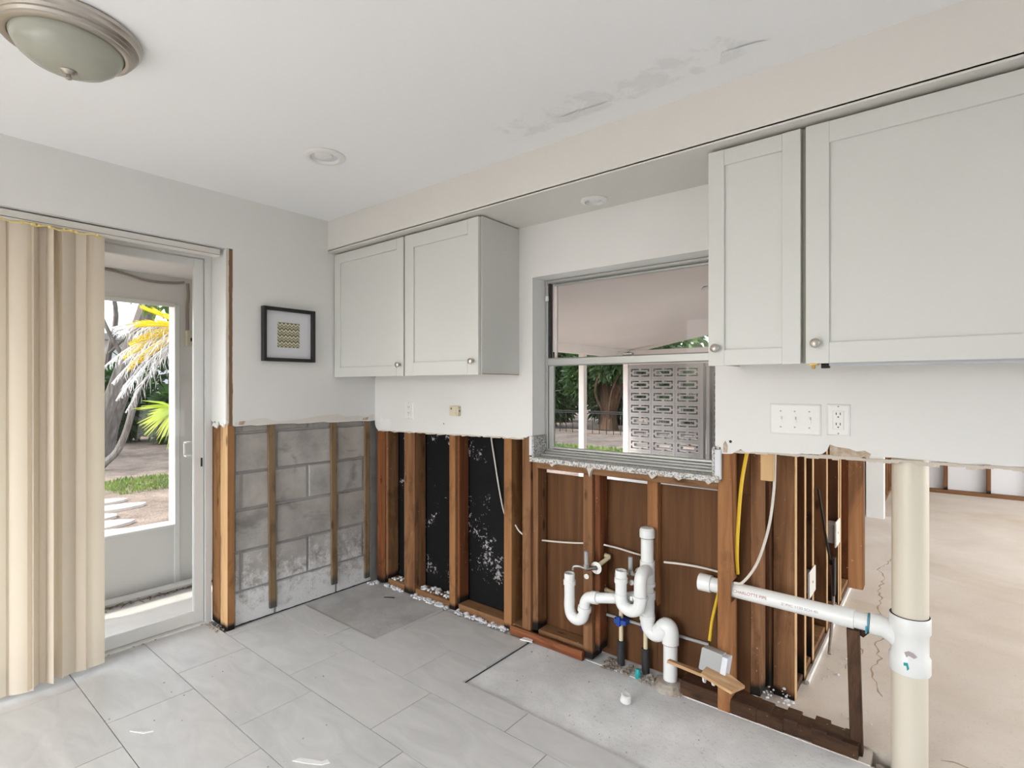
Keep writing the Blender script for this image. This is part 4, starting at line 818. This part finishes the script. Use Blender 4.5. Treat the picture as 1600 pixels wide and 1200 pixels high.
for c, x in enumerate((-.79, -.39, .01)):
    for k in range(10):
        z = 1.588-.2*k-.099
        if b0 is None:
            q = bblock(); q.v = [(a+x, b+5.95, e+z+.099) for a, b, e in q.v]; b0 = q.build('breeze_block', 'breeze_concrete', bs)
        else: cp(b0, (x, 5.95, z), bs)
for c, x in enumerate((.56, .96, 1.36, 1.76, 2.16)):
    for k in range(10): cp(b0, (x, 6.02, 1.588-.2*k-.099), bs)
MB().bbox(-1.01, -.99, 5.90, 6.0, -.06, 1.69).build('screen_edge', 'breeze_concrete', bs); MB().box(-.99, .212, 5.90, 6.0, 1.688, 1.724).build('screen_top', 'breeze_concrete', bs); MB().box(.355, 2.44, 5.97, 6.07, 1.688, 1.724).build('screen_top', 'breeze_concrete', bs)
for x in (.212, .305): MB().bbox(x, x+.05, 5.89, 6.0, -.06, 1.72).build('screen_post', 'breeze_concrete', bs)
# ================================================================== GARDEN
GZ = -.22
gp = MB().box(-45, 30, -14, 60, GZ-.3, GZ); struct(gp, 'ground', 'garden_soil', 'brown mulch garden soil round the house', 'ground')
for i, (x, y, rx, ry) in enumerate(((-3.72, -.74, .20, .40), (-4.22, -.62, .19, .38), (-4.70, -.60, .17, .34), (-5.18, -.30, .18, .44), (-5.68, -.30, .17, .40))):
    pts = [(x+rx*math.cos(a)*R(.85, 1.1), y+ry*math.sin(a)*R(.85, 1.1)) for a in [k*math.pi/6 for k in range(12)]]
    MB().prism(pts, 2, GZ-.02, GZ+.035).build('stepping_stone', 'stone_paver', None, tri=True, label=('pale stepping stone right beside the porch wall', 'second pale stepping stone from the porch wall', 'third pale stepping stone from the porch wall', 'fourth pale stepping stone from the porch wall', 'last pale stepping stone of the path, before the grass patch')[i], cat='stepping stone', group='stepping stones of the garden path')
def blades(region, n, hmin, hmax, label, w=.02):
    mb = MB()
    for _ in range(n):
        x, y = R(region[0], region[1]), R(region[2], region[3]); d = Vector((R(-.5, .5), R(-.5, .5), 1)).normalized(); a = R(0, 6.28)
        mb.leafq((x, y, GZ), d, Vector((math.cos(a), math.sin(a), 0)), w, R(hmin, hmax))
    mb.build('grass', 'grass_blade', None, label=label, cat='grass', kind='stuff')
blades((-7.6, -6.2, .1, 1.6), 1500, .03, .11, 'green grass patch beside the stepping stones')
blades((-7.5, 6, 7.2, 9.4), 16000, .06, .17, 'sunny green grass strip behind the covered patio', .03)
def foliage(mb, c, rad, n, L, w):
    for _ in range(n):
        while True:
            p = Vector((R(-1, 1), R(-1, 1), R(-1, 1)))
            if .25 < p.length < 1: break
        q = Vector(c) + Vector((p.x*rad[0], p.y*rad[1], p.z*rad[2])); d = (p + Vector((R(-1, 1), R(-1, 1), R(-.9, .5)))).normalized(); s = d.cross(Vector((R(-1, 1), R(-1, 1), R(-1, 1)))).normalized()
        mb.leafq(q, d, s, w*R(.6, 1.3), L*R(.6, 1.3))
def tree(name, base, trunk, r, crowns, leafm, label, n=1400, L=.35, w=.14, barkm='bark_brown', cat='tree', group=None):
    e = empty(name, base, label, cat, group)
    mb = MB()
    for path, r0, r1 in trunk:
        P = spline(path, 5); mb.tube(P, [r0+(r1-r0)*i/(len(P)-1) for i in range(len(P))], 9)
    if trunk: mb.build('trunk', barkm, e, smooth=True)
    mb = MB()
    for c, rad in crowns: foliage(mb, c, rad, n, L, w)
    mb.build('foliage', leafm, e); return e
# trees behind the covered patio
tree('broad_tree', (-6.1, 14.6, GZ), [([(-6.1, 14.6, GZ), (-6.15, 14.6, .7), (-6.4, 14.5, 1.8), (-6.9, 14.4, 3.2)], .34, .12), ([(-6.05, 14.6, .3), (-5.6, 14.5, 1.5), (-4.9, 14.3, 3.0)], .22, .08), ([(-6.0, 14.4, .2), (-5.6, 13.9, 1.2), (-5.0, 13.6, 2.1)], .05, .03), ([(-6.1, 14.4, .2), (-6.2, 13.8, 1.2), (-5.7, 13.6, 2.2)], .05, .03)],
     .3, [((-6.4, 15.2, 2.9), (1.3, 1.2, 1.3)), ((-4.9, 15, 2.4), (1.2, 1.0, 1.5)), ((-4.4, 15.2, 1.2), (1.0, .7, .9)), ((-5.6, 13.95, 2.2), (1.1, .4, .6)), ((-6.9, 14.0, 1.7), (.6, .4, .9))], 'leaf_dark', 'spreading green tree with a dark forked trunk behind the patio fence', 3000, .22, .09)
tree('palm_thicket', (-8.9, 14.6, GZ), [([(-8.9, 14.6, GZ), (-8.8, 14.6, 1.5), (-8.7, 14.6, 3)], .16, .12)], .2, [((-8.9, 14.7, 2.3), (1.0, 1.0, 1.4)), ((-8.6, 14.4, .9), (.9, .8, .8))], 'leaf_dark', 'bushy dark green tree left of the patio post', 2600, .4, .06)
for x, y, z, rx, lab in ((-10.4, 17.4, .9, 1.3, 'low dark shrub behind the bushy tree left of the patio post'), (-7.4, 17.4, 1.1, 1.3, 'low dark shrub behind the forked tree trunk'), (-4.4, 17.6, 1.0, 1.3, 'low dark shrub right of the forked tree trunk'), (-1.2, 17.8, .8, 1.2, 'low dark shrub seen through the pierced block screen')):
    tree('garden_shrub', (x, y, GZ), [([(x, y, GZ), (x, y, z)], .06, .04)], .2, [((x, y, z), (rx, .7, z+.25))], 'leaf_dark', lab, 2600, .26, .12, cat='shrub', group='shrubs behind the black fence')
for x, y, z, rx, lab in ((2.6, 20, 3.4, 2.2, 'tall tree at the far boundary behind the block screen'), (-2.0, 20.5, 4.6, 2.1, 'tall tree at the far boundary behind the forked tree'), (-6.7, 20.5, 4.2, 2.1, 'tall tree at the far boundary behind the shrubs'), (-12.0, 19.5, 3.8, 2.2, 'tall tree at the far boundary beyond the patio post')):
    tree('boundary_tree', (x, y, GZ), [([(x, y, GZ), (x, y, z)], .2, .12)], .2, [((x, y, z), (rx, 1.5, z-.6))], 'leaf_mid', lab, 2600, .4, .18, group='tall trees along the far garden boundary')
tree('added_shade_tree', (-9.0, 6.2, GZ), [([(-9.0, 6.2, GZ), (-8.9, 6.3, 2.0), (-8.7, 6.5, 4.4)], .22, .12)], .2, [((-7.4, 6.8, 5.4), (2.0, 1.9, .9)), ((-10.0, 6.9, 5.6), (2.0, 1.9, .9))], 'leaf_mid', 'unseen round-crowned tree added to shade the ground beyond the patio lawn', 5200, .34, .18)  # out-of-view tree, added for its shade on the soil past the grass
e = empty('garden_fence', (-4, 13.2, GZ), 'black metal garden fence behind the covered patio', 'fence')
for z in (.72, .12, .66): MB().bbox(-11, 5, 13.19, 13.22, GZ+z, GZ+z+.03, .004, 0).build('rail', 'fence_black', e)
f0 = None
for i in range(60):
    x = -10.9+i*.26
    if f0 is None: f0 = MB().bbox(x-.008, x+.008, 13.19, 13.215, GZ, GZ+.74).build('picket', 'fence_black', e)
    else: cp(f0, (x, 13.2025, GZ), e)
nh = empty('neighbour_house', (-2, 27, GZ), 'white neighbouring house beyond the garden trees', 'house'); MB().box(-14, 9, 27, 33, GZ, 2.9).build('wall', 'house_white', nh); MB().prism([(26.4, 2.9), (33.6, 2.9), (30, 4.6)], 0, -14.5, 9.5).build('roof', 'roof_grey', nh)
for x in (-11, -6.5, -2, 3): MB().box(x, x+1.2, 26.97, 27.02, 1.0, 2.2).build('window', 'dark_grey', nh)
# garden seen through the porch opening
tree('leaning_tree', (-11.7, 1.2, GZ), [([(-11.7, 1.18, GZ), (-11.6, 1.28, .5), (-11.4, 1.44, 1.2), (-11.1, 1.66, 2.2), (-10.8, 1.90, 3.3), (-10.4, 2.2, 5.0)], .27, .17), ([(-11.2, 1.6, 1.8), (-11.3, 1.2, 2.7), (-11.5, .9, 3.8)], .05, .03)],
     .2, [((-10.0, 2.2, 5.9), (2.2, 1.7, .9))], 'leaf_mid', 'leaning grey tree trunk in the garden beyond the porch', 1800, .3, .12, 'bark')
tree('curved_sapling', (-9.15, .55, GZ), [([(-9.15, .55, GZ), (-9.1, .67, -.06), (-8.98, .80, .12), (-8.85, .90, .45), (-8.75, 1.0, .95), (-8.7, 1.12, 1.5)], .07, .05)], .2, [((-8.6, 1.5, 3.2), (.6, .6, .4))], 'leaf_mid', 'thin curved grey sapling in front of the leaning tree', 200, .25, .1, 'bark', 'tree')
tree('bare_tree', (-17.5, 2.6, GZ), [([(-17.5, 2.6, GZ), (-17.4, 2.7, 2.0), (-17.2, 2.9, 3.6), (-17.0, 2.6, 5.0)], .13, .04), ([(-17.3, 2.75, 2.4), (-17.0, 3.5, 3.4), (-16.8, 4.6, 4.4)], .05, .02), ([(-17.3, 2.8, 1.6), (-17.1, 3.6, 2.5), (-17.0, 4.6, 2.8)], .05, .02)], .2, [((-17.3, 2.4, 5.6), (1.6, 1.6, .7))], 'leaf_dark', 'bare branched tree behind the leaning trunk', 300, .3, .12, 'bark')
for x, y, z, ry, rz, lab in ((-13.4, 3.6, .55, .9, .9, 'dark dense shrub right of the leaning trunk'), (-14.9, 2.2, .8, 1.0, 1.0, 'dark shrub left of the leaning trunk'), (-15.4, 7.4, 1.5, 1.2, 1.7, 'tall dark shrub at the back of the side garden'), (-16.6, 4.2, 1.5, 1.5, 1.9, 'dark leafy bush high behind the palm fronds')):
    tree('hedge_shrub', (x, y, GZ), [([(x, y, GZ), (x, y, z)], .06, .04)], .2, [((x, y, z), (.8, ry, rz))], 'leaf_dark', lab, 1900, .26, .12, cat='shrub', group='shrubs in the side garden')
tree('added_shade_oak', (-13.2, -4.2, GZ), [([(-13.2, -4.2, GZ), (-13.0, -4.1, 2.2), (-12.8, -3.8, 4.6)], .26, .14)], .2, [((-12.2, -3.4, 5.4), (1.7, 2.2, .8)), ((-15.0, -3.0, 5.6), (1.6, 2.0, .8))], 'leaf_mid', 'unseen wide oak added to shade the mulch of the side garden', 2600, .34, .17)  # out-of-view tree, added to dapple the side garden ground with shade
nh2 = empty('garden_house', (-24, 4, GZ), 'pale blue-white house far behind the side garden', 'house'); MB().box(-29, -23, -4, 14, GZ, 3.2).build('wall', 'house_white', nh2); MB().box(-29.5, -22.4, -4.5, 14.5, 3.2, 3.45).build('roof', 'roof_grey', nh2); MB().box(-23.02, -22.97, 3.0, 4.2, 1.0, 2.3).build('window', 'dark_grey', nh2)
pr_ = random.Random(11)
def frond(mb, base, d, length, droop, nl, ll, lw, curl=0, flat=.5):
    base = Vector(base); d = Vector(d).normalized(); pts = []
    for i in range(nl+1):
        t = i/nl; pts.append(base + d*length*t + Vector((0, 0, -droop*t*t)))
    mb.tube(pts[::3] + [pts[-1]], .012, 4)
    for i in range(2, nl):
        t = i/nl; ax = (pts[i+1]-pts[i-1]).normalized(); side = ax.cross(Vector((0, 0, 1))).normalized(); up = side.cross(ax)
        L = ll*(math.sin(math.pi*min(1, .15+t*.85))**.6)
        for s in (-1, 1):
            ld = (side*s*.8 + ax*.75 + up*(flat-curl*pr_.uniform(.3, 1.6)) + Vector((pr_.uniform(-.12, .12), pr_.uniform(-.12, .12), -curl*.9))).normalized()
            mb.leafq(pts[i], ld, ax.cross(ld).normalized(), lw, L*pr_.uniform(.8, 1.1))
            if curl: 
                e = pts[i]+ld*L*.9; mb.leafq(e, (ld+Vector((pr_.uniform(-.8, .8), pr_.uniform(-.8, .8), -1.2))).normalized(), ax, lw*.8, L*.5)
palm = empty('garden_palm', (-5.9, 1.15, GZ), 'palm with yellow, green and dead grey fronds outside the porch', 'palm')
MB().tube([(-5.9, 1.15, GZ), (-5.85, 1.1, 1.0), (-5.8, 1.05, 2.1)], [.15, .12, .14], 10).build('trunk', 'bark', palm, smooth=True)
CR = (-5.8, 1.0, 2.2)
def fr_(m, items, **k):
    for d, ln, dr in items:
        mb = MB(); frond(mb, CR, d, ln, dr, 26, k.get('ll', .30), k.get('lw', .016), k.get('curl', 0)); mb.build('frond', m, palm)
fr_('leaf_dead', [((-.6, -.8, .30), 1.15, .35), ((-.5, -.85, .15), 1.2, .75), ((-.7, -.7, -.05), 1.15, 1.0), ((-.4, -.9, .0), 1.05, .8), ((-.8, -.6, -.4), 1.2, .8), ((-.55, -.8, .42), 1.2, .45), ((-.65, -.75, .08), 1.0, .55), ((-.35, -.9, -.3), 1.0, .7)], curl=.6, ll=.26, lw=.016)
fr_('leaf_yellow', [((-.5, -.85, -.12), .95, .32), ((-.6, -.8, .22), .95, .15), ((-.4, -.9, -.42), .95, .25), ((-.7, -.7, .5), .9, .05), ((-.45, -.9, .02), .85, .25), ((-.3, -.95, .3), .8, .2)], ll=.26, lw=.017)
fr_('leaf_mid', [((-1, .3, .6), 1.6, .7), ((.3, 1, .6), 1.6, .6), ((1, .2, .5), 1.3, .7), ((-.6, 1, .7), 1.6, .6), ((-.9, -.4, -.2), 1.0, .5)])
fan_p = empty('fan_palm', (-5.5, .78, GZ), 'bright yellow-green fan palm leaf low beside the porch opening', 'palm')
MB().tube([(-5.5, .78, GZ), (-5.45, .7, .5), (-5.38, .58, 1.05)], .015, 6).build('stalk', 'leaf_mid', fan_p)
mb = MB(); IL = Vector((-.778, -.628, 0))
for i in range(46):
    a = math.radians(pr_.uniform(-95, 25)); d = (IL*math.cos(a) + Vector((0, 0, math.sin(a))) + Vector((.25, -.3, 0))*pr_.uniform(-1, 1)).normalized(); mb.leafq((-5.38, .58, 1.05), d, d.cross(Vector((.628, -.778, .2))).normalized(), .030, pr_.uniform(.38, .55))
mb.build('fan_leaf', 'leaf_yellowgreen', fan_p)
